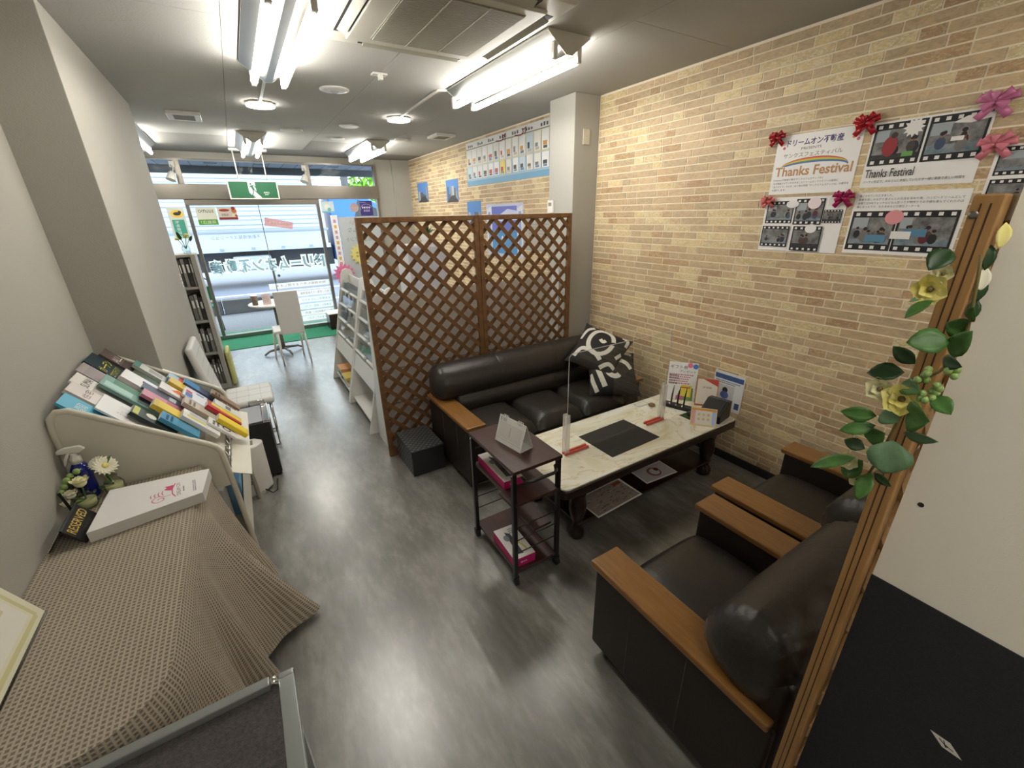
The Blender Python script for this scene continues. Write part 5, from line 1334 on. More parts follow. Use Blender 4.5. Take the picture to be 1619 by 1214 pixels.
def fT(s, w, h):
    s.rect(0, 0, w, h, paint(225, 226, 228)); s.rect(w * 0.03, h * 0.80, w * 0.97, h * 0.93, paint(60, 90, 140)); s.scribble(w * 0.06, h * 0.82, w * 0.9, h * 0.91, paint(225, 228, 235), 1, 2, 0.7); s.rect(w * 0.12, h * 0.08, w * 0.72, h * 0.66, paint(200, 200, 198)); s.circ(w * 0.42, h * 0.52, w * 0.09, paint(50, 45, 45)); s.circ(w * 0.42, h * 0.38, w * 0.14, paint(90, 110, 170), 0.9); s.scribble(w * 0.15, h * 0.1, w * 0.7, h * 0.3, paint(120, 120, 122), 3, 3)
    s.rect(w * 0.8, h * 0.08, w * 0.95, h * 0.25, paint(70, 90, 120)); s.scribble(w * 0.06, h * 0.68, w * 0.95, h * 0.78, paint(100, 110, 140), 2, 4)
poster('wall_poster', 'blue headed leaflet taped low on the brick wall behind the table', 1.755, 1.52, 0.40, 0.685, fT)

# switch plate and intercom on the column
t = thing('blank_plate', (2.72, 3.178, 2.34), 'beige blank switch plate high on the column', 'wall plate')
MB('cream_plastic').box(2.686, 2.756, 3.170, 3.1795, 2.338, 2.455).build('plate', t, bevel=0.003)
MB('grille').lathe((2.721, 3.170, 2.40), [(0.003, 0), (0.003, 0.001)], 8, axis=(0, -1, 0)).build('screw', t)
t = thing('intercom', (2.59, 3.50, 1.80), 'small white control box on the aisle side of the column', 'control box')
MB('white_plastic').box(2.572, 2.595, 3.44, 3.525, 1.80, 1.91).build('case', t, bevel=0.004)
MB('grille').box(2.5705, 2.572, 3.46, 3.505, 1.86, 1.89).build('display', t)
t = thing('wall_outlet', (-0.512, 5.0, 1.28), 'white wall socket plate on the pillar side', 'outlet')
MB('white_plastic').box(-0.5195, -0.512, 4.96, 5.03, 1.23, 1.35).build('plate', t, bevel=0.002)
for z in (1.255, 1.29, 1.325): MB('grille').box(-0.512, -0.511, 4.98, 5.01, z - 0.008, z + 0.008).build('socket', t)

# ------------------------------------------------------------------ cafe corner by the window
t = thing('cafe_chair', (0.35, 6.3, 0), 'white leather chair seen from behind at the round table', 'chair')
MB('white_paint').box(0.235, 0.515, 6.105, 6.145, 0.40, 0.955, T=Matrix.Identity(4)).build('backrest', t, bevel=0.015, seg=3)
MB('white_paint').box(0.15, 0.515, 6.14, 6.52, 0.405, 0.455).build('seat', t, bevel=0.015, seg=3)
for p, q in (((0.19, 6.15, 0.42), (0.187, 6.11, 0)), ((0.50, 6.15, 0.42), (0.516, 6.08, 0)), ((0.17, 6.5, 0.42), (0.117, 6.5, 0)), ((0.49, 6.5, 0.42), (0.472, 6.49, 0))):
    MB('white_paint').tube([p, q], [0.016, 0.010], 10).build('leg', t)
t = thing('round_table', (0.25, 6.78, 0), 'small round white cafe table with four star feet', 'table')
MB('white_paint').lathe((0.25, 6.78, 0.70), [(0.29, 0), (0.31, 0.008), (0.31, 0.022), (0.30, 0.028)], 40).build('top', t)
MB('steel_dark').lathe((0.25, 6.78, 0.05), [(0.03, 0), (0.022, 0.1), (0.022, 0.65)], 16).build('column', t)
for a in (0.3, 1.87, 3.44, 5.01):
    d = Vector((math.cos(a), math.sin(a), 0))
    c = Vector((0.25, 6.78, 0))
    MB('steel_dark').tube([c + d * 0.02 + Vector((0, 0, 0.07)), c + d * 0.2 + Vector((0, 0, 0.055)), c + d * 0.27 + Vector((0, 0, 0.012))], [0.02, 0.016, 0.012], 10).build('foot', t)
t = thing('paper_cup', (0.03, 6.68, 0.728), 'brown and white paper cup on the round table', 'cup')
MB(paint(120, 105, 92)).lathe((0.03, 6.68, 0.728), [(0.032, 0), (0.042, 0.12)], 20).build('cup', t); MB('paper').lathe((0.03, 6.68, 0.848), [(0.045, 0), (0.045, 0.008), (0.04, 0.014)], 20).build('lid', t)
stand_sign('menu_stand', 'pinkish acrylic leaflet stand on the round table', 0.17, 6.62, 0.7285, 0.10, 0.14, -PI / 2, 0.15, lambda s, w, h: (s.rect(0, 0, w, h, paint(226, 205, 205)), s.scribble(0.01, h * 0.2, w - 0.01, h * 0.8, paint(190, 160, 160), 4, 2)), cat='leaflet stand')
paper('leaflet', 'white leaflet lying on the round table', [(0.0, 6.73), (0.14, 6.75), (0.13, 6.86), (-0.01, 6.84)], 0.7285, None, 'paper', 0.003, 'leaflet')

# ------------------------------------------------------------------ bookshelf behind the pillar
t = thing('bookshelf', (-0.72, 5.75, 0), 'pale narrow bookshelf half hidden behind the left pillar', 'bookshelf')
SH = mat('shelf_paint', (0.42, 0.40, 0.36), 0.5).name
for xa, xb in ((-1.03, -0.985), (-0.448, -0.405)): MB(SH).box(xa, xb, 5.60, 5.92, 0, 1.48).build('side_panel', t, bevel=0.003)
MB(SH).box(-0.985, -0.448, 5.90, 5.92, 0.0, 1.48).build('back_panel', t)
for z in (0.0, 0.41, 0.77, 1.13, 1.455): MB(SH).box(-0.985, -0.448, 5.61, 5.90, z, z + (0.05 if z == 0 else 0.025)).build('shelf', t)
RB = random.Random(8)
k = 0
POSW = ['first', 'second', 'third', 'fourth', 'fifth', 'sixth', 'seventh', 'eighth']
for lv, z in enumerate((0.051, 0.436, 0.796, 1.156)):
    x = -0.452
    for i in range(5):
        w = RB.uniform(0.018, 0.04); h = RB.uniform(0.24, 0.29); c = RB.choice([(70, 66, 62), (120, 116, 110), (55, 52, 50), (150, 148, 142), (95, 80, 66)])
        tt = thing('binder', (x - w / 2, 5.75, z), '%s binder from the right on the %s bookshelf level' % (POSW[i], ['lowest', 'second lowest', 'second highest', 'highest'][lv]), 'binder', 'binders on the bookshelf')
        MB(paint(*c)).box(x - w, x - 0.001, 5.64, 5.86, z, z + h).build('cover', tt, bevel=0.002)
        MB('paper').box(x - w * 0.75, x - w * 0.25, 5.6385, 5.64, z + h * 0.5, z + h * 0.8).build('spine_label', tt)
        x -= w + 0.004
t = thing('potted_flowers', (-0.50, 5.72, 1.48), 'small yellow flowers in a glass on the bookshelf', 'flowers')
MB('vase_glass').lathe((-0.47, 5.72, 1.4805), [(0.03, 0), (0.036, 0.06), (0.028, 0.08)], 16).build('glass', t)
for i in range(6):
    a = i * 1.1; p = Vector((-0.47, 5.72, 1.53)); q = p + Vector((0.05 * math.cos(a) - 0.0, 0.05 * math.sin(a), 0.10 + 0.02 * (i % 3)))
    MB('leaf_mid').tube([p, q], 0.003, 6).build('stem', t)
    if i % 2: MB('petal_yellow').ball(q, 0.022, n=8, k=6, sc=(1, 1, 0.6)).build('flower', t)
    else:
        B = MB(); leaf_mesh(B, q - Vector((0, 0, 0.03)), q + Vector((0.03 * math.cos(a), 0.03 * math.sin(a), 0.03)), 0.03, (0, -0.7, 0.7), 'leaf_dark'); B.build('leaf', t)
# yellow quilted pad leaning on the shelf
t = thing('folded_cushion', (-0.37, 5.9, 0), 'yellow-green quilted pad standing against the bookshelf side', 'seat pad')
YG2 = mat('pad_yellow', (0.55, 0.56, 0.22), 0.8).name
MB(YG2).box(-0.395, -0.355, 5.66, 6.02, 0.001, 0.40).build('pad', t, bevel=0.018, seg=3)
for z in (0.08, 0.16, 0.24, 0.32): MB('pad_yellow').tube([(-0.354, 5.67, z), (-0.354, 6.01, z)], 0.004, 6).build('stitch_row', t)

# ------------------------------------------------------------------ quilted chair, black case, air purifier
t = thing('quilted_chair', (-0.27, 3.95, 0), 'white quilted leather chair with chrome frame against the pillar', 'chair')
MB('quilt').box(-0.36, -0.015, 3.72, 4.15, 0.40, 0.46).build('seat', t, bevel=0.025, seg=3)
for i in range(1, 4):
    x = -0.36 + 0.345 * i / 4; MB('quilt_seam').box(x - 0.0012, x + 0.0012, 3.735, 4.135, 0.4598, 0.4608).build('seam', t)
for i in range(1, 3):
    y = 3.72 + 0.43 * i / 3; MB('quilt_seam').box(-0.345, -0.03, y - 0.0012, y + 0.0012, 0.4598, 0.4608).build('seam', t)
Tb = Matrix.Translation((-0.40, 4.0, 0.44)) @ Matrix.Rotation(-0.16, 4, 'Y')
MB('quilt', Tb).box(-0.025, 0.025, -0.22, 0.22, 0.0, 0.50).build('backrest', t, bevel=0.022, seg=3)
for i in range(1, 6):
    MB('quilt_seam', Tb).box(0.0248, 0.0258, -0.2, 0.2, 0.5 * i / 6 - 0.0012, 0.5 * i / 6 + 0.0012).build('seam', t)
for y in (3.76, 4.11):
    MB('chrome').tube([(-0.40, y, 0.45), (-0.44, y, 0.012), (-0.05, y, 0.012), (-0.05, y, 0.40)], 0.011, 10).build('frame_tube', t)
t = thing('black_case', (-0.21, 3.42, 0), 'black trolley case with chrome corner standing before the quilted chair', 'case')
MB('black_matte').box(-0.35, -0.075, 3.25, 3.60, 0.02, 0.455).build('body', t, bevel=0.012)
mat('sheen_grey', (0.32, 0.33, 0.36), 0.3)  # glossy top of the black case, its grey glare put into the colour
MB('sheen_grey').box(-0.34, -0.12, 3.262, 3.59, 0.455, 0.462).build('top_sheen', t, bevel=0.003)
MB('chrome').box(-0.118, -0.072, 3.25, 3.60, 0.445, 0.468).build('corner_trim', t, bevel=0.006)
MB('chrome').box(-0.0755, -0.0735, 3.27, 3.30, 0.03, 0.45).build('edge_strip', t); MB('chrome').box(-0.0755, -0.0735, 3.52, 3.55, 0.03, 0.45).build('edge_strip', t)
MB('chrome').tube([(-0.19, 3.61, 0.455), (-0.19, 3.61, 0.49), (-0.09, 3.61, 0.49), (-0.09, 3.61, 0.455)], 0.009, 10).build('handle', t)
for x in (-0.32, -0.10):
    for y in (3.28, 3.57): MB('rubber').lathe((x, y, 0), [(0.02, 0), (0.02, 0.02)], 12).build('foot', t)
t = thing('air_purifier', (-0.27, 3.12, 0), 'white rounded air purifier standing beside the magazine rack', 'air purifier')
sec = [(-0.40, 3.05), (-0.26, 3.045), (-0.19, 3.07), (-0.148, 3.12), (-0.148, 3.16), (-0.19, 3.20), (-0.26, 3.22), (-0.40, 3.22)]
B = MB('white_plastic'); B.prism([(x, y, 0.012) for x, y in sec], (0, 0, 0.36)); B.build('body', t, bevel=0.012, seg=3)
for i in range(7): MB('grille').box(-0.37 + 0.025 * i, -0.355 + 0.025 * i, 3.10, 3.17, 0.3715, 0.374).build('outlet_slot', t)
MB('white_paint').box(-0.38, -0.20, 3.06, 3.2, 0.0, 0.014).build('base', t)
MB(paint(150, 160, 165)).box(-0.30, -0.24, 3.0445, 3.0465, 0.10, 0.13).build('label_print', t)
MB('rubber').tube([(-0.20, 3.06, 0.03), (-0.16, 3.02, 0.01), (-0.13, 3.05, 0.006), (-0.12, 3.2, 0.006)], 0.004, 6).build('power_cord', t)

# ------------------------------------------------------------------ white picture book racks behind the lattice
WR = 'white_paint'
def side_panel(t, y, name='side_panel'):
    pts = [(0.64, 0), (0.925, 1.215), (0.945, 1.25), (0.985, 1.265), (1.03, 1.25), (1.05, 1.215), (1.30, 0)]
    MB(WR).prism([(x, y - 0.012, z) for x, z in pts], (0, 0.024, 0)).build(name, t, bevel=0.004)
def book_rack(y0, y1, label):
    t = thing('book_rack', (0.95, (y0 + y1) / 2, 0), label, 'book rack', 'white picture book racks')
    side_panel(t, y0); side_panel(t, y1)
    fx = lambda z: 0.64 + 0.285 * z / 1.215
    for i, z in enumerate((0.56, 0.72, 0.88, 1.04)):
        MB(WR).bar((fx(z) + 0.10, y0, z - 0.01), (fx(z) + 0.10, y1, z - 0.01), 0.12, 0.012, up=(-0.2, 0, 1)).build('tier', t)
        MB('clear_plastic').bar((fx(z) + 0.035, y0 + 0.02, z + 0.055), (fx(z) + 0.035, y1 - 0.02, z + 0.055), 0.003, 0.11, up=(0.23, 0, 1)).build('front_guard', t)
        MB(WR).tube([(fx(z) + 0.02, y0, z + 0.005), (fx(z) + 0.02, y1, z + 0.005)], 0.014, 10).build('rail', t)
        ym = (y0 + y1) / 2; MB('grey_metal').tube([(fx(z) + 0.02, ym - 0.04, z + 0.005), (fx(z) + 0.02, ym + 0.04, z + 0.005)], 0.017, 10).build('rail_clip', t)
    MB(WR).bar((fx(0.45) + 0.02, y0, 0.45), (fx(0.45) + 0.02, y1, 0.45), 0.016, 0.17, up=(0.23, 0, 1)).build('front_board', t)
    MB(WR).box(0.69, 1.24, y0, y1, 0.055, 0.075).build('bottom_shelf', t)
    MB(WR).box(1.0, 1.012, y0, y1, 0.075, 1.2).build('back_board', t)
    return t
book_rack(4.37, 5.225, 'white picture book rack further along the aisle, books at its foot')
book_rack(3.52, 4.325, 'white picture book rack next to the lattice with empty bottom shelf')
PB = random.Random(12)
n = 0
for st, (yy, cnt) in enumerate(((4.98, 5), (4.72, 4))):
    z = 0.0752
    for i in range(cnt):
        h = PB.uniform(0.02, 0.034); c = PB.choice([(215, 190, 90), (225, 225, 220), (200, 80, 90), (90, 140, 120), (230, 170, 120), (160, 190, 90)])
        tt = thing('picture_book', (0.80, yy, z), '%s book from the bottom in the %s stack on the book rack' % (POSW[i], ['farther', 'nearer'][st]), 'book', 'picture books at the foot of the rack')
        dx = PB.uniform(-0.015, 0.015)
        MB(paint(*c)).box(0.70 + dx, 0.92 + dx, yy - 0.11, yy + 0.11, z, z + h).build('cover', tt, bevel=0.001, seg=1)
        MB('page_edge').box(0.6985 + dx, 0.70 + dx, yy - 0.105, yy + 0.105, z + 0.003, z + h - 0.003).build('pages', tt)
        z += h + 0.0005
for i in range(8):
    yy = 4.45 + 0.1 * (i % 8); z = (0.72, 0.88)[i % 2]
    x = 0.64 + 0.285 * z / 1.215 + 0.055
    tt = thing('picture_book', (x, yy, z), '%s picture book from the near end shown on the rack tiers' % POSW[i], 'book', 'picture books on the tiers')
    c = PB.choice([(225, 225, 222), (190, 210, 215), (215, 205, 195), (180, 190, 200)])
    MB(paint(*c)).bar((x, yy, z + 0.002), (x + 0.03, yy, z + 0.13), 0.09, 0.01, up=(-1, 0, 0.23)).build('cover', tt)
# rack standing back to back with the lattice
t = thing('display_rack', (1.55, 3.28, 0), 'long white display rack whose back shows through the lattice', 'display rack')
for x in (0.71, 2.40):
    MB(WR).prism([(x, 3.10, 0), (x, 3.46, 0), (x, 3.20, 1.30), (x, 3.16, 1.33), (x, 3.12, 1.33), (x, 3.10, 1.30)], (0.02, 0, 0)).build('side_panel', t, bevel=0.004)
MB(WR).box(0.73, 2.40, 3.235, 3.247, 0.05, 1.26).build('back_board', t)
for z in (0.35, 0.62, 0.90, 1.12): MB(WR).box(0.73, 2.40, 3.247, 3.42 - z * 0.12, z, z + 0.015).build('shelf', t)
MB('grey_metal').box(0.73, 2.40, 3.232, 3.235, 0.66, 0.668).build('back_seam', t); MB('grey_metal').box(0.73, 2.40, 3.232, 3.235, 0.36, 0.368).build('back_seam', t)
# white cabinet with a plant
t = thing('white_cabinet', (1.78, 4.9, 0), 'tall pale cabinet with grey doors behind the lattice', 'cabinet')
MB(paint(214, 212, 212)).box(1.56, 2.0, 4.7, 5.1, 0, 1.50).build('body', t, bevel=0.005)
for x in (1.57, 1.785): MB(paint(188, 188, 198)).box(x, x + 0.205, 4.69, 4.70, 0.8, 1.48).build('door', t, bevel=0.003)
t = thing('potted_plant', (1.86, 4.9, 1.50), 'small green plant in a white pot on the pale cabinet', 'plant')
MB('pot_white').lathe((1.86, 4.88, 1.5005), [(0.05, 0), (0.085, 0.10), (0.078, 0.10)], 18).build('pot', t)
for i in range(26):
    a = PB.uniform(0, 2 * PI); r = PB.uniform(0.02, 0.11); p = Vector((1.86, 4.88, 1.59))
    B = MB(); leaf_mesh(B, p, p + Vector((r * math.cos(a), r * math.sin(a), 0.12 - r * 0.5)), 0.025, (-math.cos(a) * 0.3, -math.sin(a) * 0.3 - 0.3, 1), PB.choice(['leaf_dark', 'leaf_mid'])); B.build('leaf', t)
# ------------------------------------------------------------------ magazine rack on the left
RK0, RK1 = 2.18, 3.015
t = thing('magazine_rack', (-0.5, 2.6, 0), 'cream metal magazine rack with sloping tiers against the left wall', 'magazine rack')
outline = [(-0.768, 0.62), (-0.766, 1.06), (-0.758, 1.105), (-0.735, 1.128), (-0.70, 1.125), (-0.31, 0.852), (-0.285, 0.83), (-0.271, 0.80), (-0.262, 0.62)]
for y in (RK0, RK1):
    sd = MB('rack_metal').prism([(x, y - 0.003, z) for x, z in outline], (0, 0.006, 0)).build('side_panel', t)
    MB('rack_metal').tube([(x, y, z) for x, z in [(-0.76, 0.0)] + outline + [(-0.244, 0.0)]], 0.0125, 10).build('edge_tube', sd)
for k in range(5):
    x, z = -0.60 + 0.10 * k, 1.01 - 0.072 * k
    MB('rack_metal').bar((x - 0.02, RK0, z - 0.06), (x - 0.02, RK1, z - 0.06), 0.09, 0.004, up=(0.5, 0, 1)).build('tier', t)
MB('rack_metal').prism([(-0.768, RK0, 0.62), (-0.262, RK0, 0.62), (-0.262, RK0, 0.628), (-0.768, RK0, 0.628)], (0, RK1 - RK0, 0)).build('bottom_tray', t)
for i in range(12):
    y = RK0 + 0.05 + i * 0.066
    MB('chrome').tube([(-0.262, y, 0.63), (-0.250, y, 0.74), (-0.262, y, 0.775)], 0.0024, 6).build('front_wire', t)
for z in (0.67, 0.72): MB('chrome').tube([(-0.257, RK0, z), (-0.257, RK1, z)], 0.0024, 6).build('front_wire', t)
MB('rack_metal').box(-0.74, -0.255, RK0 + 0.02, RK1 - 0.02, 0.26, 0.275).build('lower_shelf', t)
MB('rack_metal').box(-0.262, -0.250, RK0 + 0.02, RK1 - 0.02, 0.26, 0.42).build('lower_front', t)
u_ = Vector((-0.62, 0, 0.785)); n_ = Vector((0.785, 0, 0.62))
PMAG = Vector((-0.668, 0, 1.075)); STEP = Vector((0.071, 0, -0.050))
def magazine(tier, yc, w, h, th, col, label, fn=None, off=0.0, yaw=0.0):
    b = PMAG + STEP * tier - u_ * (0.135 + off) + Vector((0, yc, 0))
    t = thing('magazine', b, label, 'magazine', 'magazines in the rack')
    ux = Vector((yaw * 0.6, 1, yaw * 0.1)).normalized()
    o = b - ux * w / 2
    P = [o, o + ux * w, o + ux * w + u_ * h, o + u_ * h]
    MB('page_edge').prism([p + n_ * 0.0006 for p in P], n_ * (th - 0.0012)).build('pages', t)
    B = MB(paint(*col, 0.3)); B.prism([p + n_ * (th - 0.0006) for p in P], n_ * 0.0006); B.prism(P, n_ * 0.0006)
    B.prism([P[0], P[3], P[3] + n_ * th, P[0] + n_ * th], -ux * 0.0006)
    B.build('cover', t)
    s = Sheet(o + n_ * (th + 0.0002), ux, u_)
    if fn: fn(s, w, h)
    else: s.scribble(w * 0.1, h * 0.7, w * 0.9, h * 0.92, paint(*[max(0, c - 90) for c in col]), 2, int(yc * 100)); s.rect(w * 0.1, h * 0.15, w * 0.9, h * 0.6, paint(*[min(255, int(c * 0.85 + 20)) for c in col]))
    if s.mb.v: s.mb.build('print', t)
    return t
def ttl(txt, c, v=0.80, hh=0.13, bg=None, ww=0.8):
    def fn(s, w, h):
        if bg: s.rect(w * 0.05, h * 0.05, w * 0.95, h * (v - 0.12), paint(*bg))
        s.text(txt, w * 0.5, h * v, w * ww, h * hh, paint(*c))
    return fn
def patch(*ps):
    def fn(s, w, h):
        for (a, b, c, d, col) in ps: s.rect(w * a, h * b, w * c, h * d, paint(*col))
    return fn
# rear tier, near to far
magazine(0, 2.245, 0.12, 0.24, 0.012, (70, 165, 195), 'cyan magazine at the near end of the top rack tier', ttl('間取', (205, 230, 235), 0.7, 0.16, None, 0.5))
magazine(0, 2.37, 0.11, 0.25, 0.018, (212, 204, 200), 'pale pink-white thick magazine next to the cyan one', ttl('住宅', (110, 100, 100), 0.72, 0.12))
magazine(0, 2.495, 0.125, 0.26, 0.010, (220, 216, 210), 'white magazine with black lettering on the top tier', ttl('SUMAI', (60, 58, 56), 0.80, 0.12, (190, 185, 180)))
magazine(0, 2.63, 0.13, 0.27, 0.012, (158, 148, 146), 'mauve grey magazine with a soft photo on the top tier', patch((0.3, 0.25, 0.7, 0.55, (190, 165, 140)), (0.1, 0.6, 0.9, 0.9, (150, 142, 145))))
magazine(0, 2.785, 0.16, 0.275, 0.014, (28, 50, 62), 'dark teal magazine with yellow garden lettering on the top tier', lambda s, w, h: (s.text('ガーデン', w * 0.5, h * 0.72, w * 0.9, h * 0.16, paint(222, 215, 60)), s.text('エクステリア', w * 0.45, h * 0.55, w * 0.8, h * 0.11, paint(222, 215, 60))))
magazine(0, 2.935, 0.115, 0.25, 0.022, (92, 78, 74), 'thick brown magazine with white title at the far top', ttl('ALL', (220, 214, 208), 0.72, 0.14, (80, 68, 64)))
# second tier
magazine(1, 2.34, 0.17, 0.22, 0.008, (228, 226, 224), 'wide plain white magazine on the second tier', ttl('家づくり', (205, 203, 200), 0.55, 0.3, None, 0.5))
magazine(2, 2.345, 0.09, 0.20, 0.016, (40, 48, 44), 'dark magazine with a white circle on the second tier', lambda s, w, h: (s.circ(w * 0.6, h * 0.6, w * 0.25, paint(222, 222, 210)), s.rect(w * 0.05, h * 0.85, w * 0.95, h * 0.97, paint(190, 195, 110))))
magazine(1, 2.555, 0.14, 0.26, 0.016, (120, 160, 150), 'green aurora photo magazine on the second tier', patch((0.1, 0.5, 0.5, 0.95, (170, 205, 195)), (0.5, 0.4, 0.95, 0.85, (95, 140, 120)), (0.1, 0.08, 0.9, 0.4, (90, 105, 105))))
magazine(1.3, 2.72, 0.12, 0.24, 0.022, (226, 226, 226), 'white magazine with a small dark bird on the second tier', lambda s, w, h: (s.circ(w * 0.6, h * 0.6, w * 0.12, paint(60, 62, 66), 0.5),), yaw=0.05)
magazine(1.5, 2.84, 0.08, 0.22, 0.006, (58, 74, 48), 'dark green curved booklet on the second tier', patch((0.1, 0.1, 0.9, 0.4, (70, 86, 58))))
magazine(1.5, 2.945, 0.085, 0.24, 0.018, (205, 210, 205), 'white booklet with teal top at the far second tier', patch((0, 0.88, 1, 1, (90, 140, 135)), (0.2, 0.4, 0.8, 0.7, (170, 170, 168))))
# third tier
magazine(3, 2.37, 0.085, 0.18, 0.02, (70, 150, 190), 'blue pamphlet at the near end of the third tier')
magazine(2.9, 2.47, 0.085, 0.22, 0.022, (214, 186, 70), 'yellow pamphlet on the third tier', patch((0.05, 0.5, 0.95, 0.9, (228, 205, 90)), (0.1, 0.1, 0.9, 0.4, (190, 165, 60))))
magazine(2.3, 2.575, 0.08, 0.22, 0.016, (205, 130, 145), 'pink pamphlet on the third tier', patch((0, 0, 1, 0.5, (185, 110, 130))))
magazine(2.3, 2.665, 0.08, 0.23, 0.012, (70, 76, 90), 'slate blue pamphlet on the third tier', patch((0.2, 0.3, 0.8, 0.45, (190, 195, 205))))
magazine(2.9, 2.755, 0.10, 0.22, 0.012, (228, 224, 220), 'white pamphlet with orange-red flame on the third tier', lambda s, w, h: (s.poly([(w * 0.2, h * 0.02), (w * 0.98, h * 0.02), (w * 0.9, h * 0.6), (w * 0.45, h * 0.75)], paint(225, 120, 50)), s.rect(w * 0.05, h * 0.02, w * 0.98, h * 0.28, paint(200, 50, 45))))
magazine(3.1, 2.865, 0.09, 0.21, 0.022, (222, 190, 60), 'thick yellow and white pamphlet on the third tier', patch((0.0, 0.0, 1, 0.6, (225, 226, 232)), (0.1, 0.1, 0.6, 0.3, (90, 120, 180))))
magazine(3, 2.955, 0.08, 0.21, 0.014, (150, 185, 205), 'pale blue pamphlet with red band at the far third tier', patch((0.0, 0.55, 1, 0.75, (195, 75, 85))))
# front tier
magazine(4, 2.46, 0.10, 0.19, 0.02, (228, 226, 222), 'white pamphlet with yellow bar on the front tier', patch((0.25, 0.4, 0.45, 0.9, (215, 205, 90)), (0.55, 0.3, 0.9, 0.85, (190, 190, 192))))
magazine(4.9, 2.50, 0.08, 0.15, 0.012, (230, 230, 228), 'white pamphlet with dark blue ring on the front tier', lambda s, w, h: (s.circ(w * 0.5, h * 0.35, w * 0.3, paint(40, 60, 110)), s.circ(w * 0.5, h * 0.35, w * 0.2, paint(228, 228, 228)), s.scribble(w * 0.1, h * 0.6, w * 0.9, h * 0.9, paint(90, 90, 95), 2, 3)))
magazine(4.0, 2.625, 0.09, 0.20, 0.022, (200, 190, 172), 'thick beige booklet block on the front tier')
magazine(4.1, 2.755, 0.11, 0.22, 0.012, (228, 230, 235), 'white leaflet with blue and red title on the front tier', patch((0.05, 0.78, 0.6, 0.95, (90, 120, 185)), (0.65, 0.8, 0.9, 0.95, (200, 60, 70)), (0.1, 0.1, 0.4, 0.3, (180, 50, 60))))
magazine(4, 2.935, 0.08, 0.22, 0.012, (60, 70, 100), 'navy pamphlet at the far end of the front tier', patch((0, 0.6, 1, 1, (60, 125, 175))))
magazine(5.55, 2.55, 0.075, 0.17, 0.022, (235, 205, 40), 'bright yellow pamphlet at the very front of the rack', patch((0.15, 0.1, 0.85, 0.85, (240, 215, 60))))
magazine(5.2, 2.68, 0.075, 0.20, 0.02, (200, 45, 50), 'red and yellow pamphlet at the very front of the rack', patch((0.3, 0.0, 1, 0.65, (228, 195, 50)), (0.45, 0.6, 0.95, 0.9, (225, 205, 90))))
magazine(5.2, 2.78, 0.08, 0.16, 0.016, (222, 220, 214), 'white round-cornered pamphlet at the very front of the rack', patch((0.2, 0.4, 0.8, 0.6, (120, 118, 112))))
magazine(5.2, 2.93, 0.07, 0.18, 0.012, (150, 120, 95), 'tan pamphlet at the front far corner of the rack')
t = thing('pamphlet_block', (-0.27, 2.6, 0.276), 'light blue pamphlets in the lower shelf of the rack', 'pamphlet')
MB(paint(120, 170, 210)).box(-0.33, -0.268, 2.45, 2.72, 0.2755, 0.47).build('cover', t, bevel=0.004); MB('paper').box(-0.40, -0.332, 2.45, 2.72, 0.2755, 0.45).build('sheets', t)

# ------------------------------------------------------------------ table with waffle cloth
ZT = 0.762
t = thing('side_table', (-0.56, 1.5, 0), 'side table hidden under the waffle cloth by the left wall', 'table')
MB('dark_wood').prism(rrect(-0.765, -0.375, 0.96, 2.15, 0.16, ZT - 0.03), (0, 0, 0.026)).build('top', t)
for x in (-0.72, -0.42):
    for y in (1.14, 2.0): MB('dark_wood').box(x - 0.02, x + 0.02, y - 0.02, y + 0.02, 0, ZT - 0.03).build('leg', t)
x1, y0, y1, x0 = -0.362, 0.935, 2.16, -0.77
rc = 0.17
per = []            # edge points from the far front corner round to the wall: (x, y, nx, ny)
NY = 60
for i in range(NY + 1):
    y = y1 + (y0 + rc - y1) * i / NY; per.append((x1, y, 1, 0))
for i in range(1, 19):
    a = PI / 2 * i / 18; per.append((x1 - rc + rc * math.cos(a), y0 + rc - rc * math.sin(a), math.cos(a), -math.sin(a)))
for i in range(1, 13): per.append((x1 - rc + (x0 - x1 + rc) * i / 12, y0, 0, -1))
gs = lambda v, c, w: math.exp(-((v - c) / w) ** 2)
NT = 26
P = []; UV = []; s_ = 0; prev = None
for (x, y, nx, ny) in per:
    if prev: s_ += math.hypot(x - prev[0], y - prev[1])
    prev = (x, y); row = []
    front = nx
    for j in range(NT + 1):
        tt = j / NT
        fold = 0.035 * math.sin(y * 21 + 1.0) + 0.022 * math.sin(y * 39) if nx > 0.5 else 0.02 * math.sin(x * 40 + y * 20)
        fl = (0.075 + 0.19 * gs(y, 1.79, 0.12) + 0.07 * gs(y, 2.06, 0.08) - 0.03 * gs(y, 1.95, 0.05) + fold) * (nx if nx > 0.5 else 0.35)
        hem = 0.02 + 0.05 * (1 + math.sin(y * 13)) * 0.5
        rnd = 0.014 * min(1, tt * 12)
        dn = (ZT + 0.006 - hem) * (tt - 0.015 * min(1, tt * 10))
        o = rnd + fl * (tt ** 1.25)
        if ny < -0.3: o = min(o, 0.03 + 0.02 * tt)
        px, py = x + nx * o, y + ny * o
        px = max(px, -0.772)
        row.append(Vector((px, py, ZT + 0.006 - max(0, dn)))); UV.append((s_, (ZT) * tt))
    P.append(row)
B = MB('waffle_cloth'); B.grid(P, None, True, flip=True)
# top surface: strips from the wall side to the edge
TOPN = 10; PT = []
for (x, y, nx, ny) in per:
    row = []
    for j in range(TOPN + 1):
        k = j / TOPN
        yy = y if y > y0 + rc else y
        row.append(Vector((-0.772 + (x + 0.772) * k, y, ZT + 0.006)))
        UV.append((-0.772 + (x + 0.772) * k, y))
    PT.append(row)
B.grid(PT, None, True, flip=True)
B.uv = UV
o = B.build('tablecloth'); tag(o, 'brown waffle cloth draped over the side table down to the floor', 'tablecloth')
ZC = ZT + 0.0075
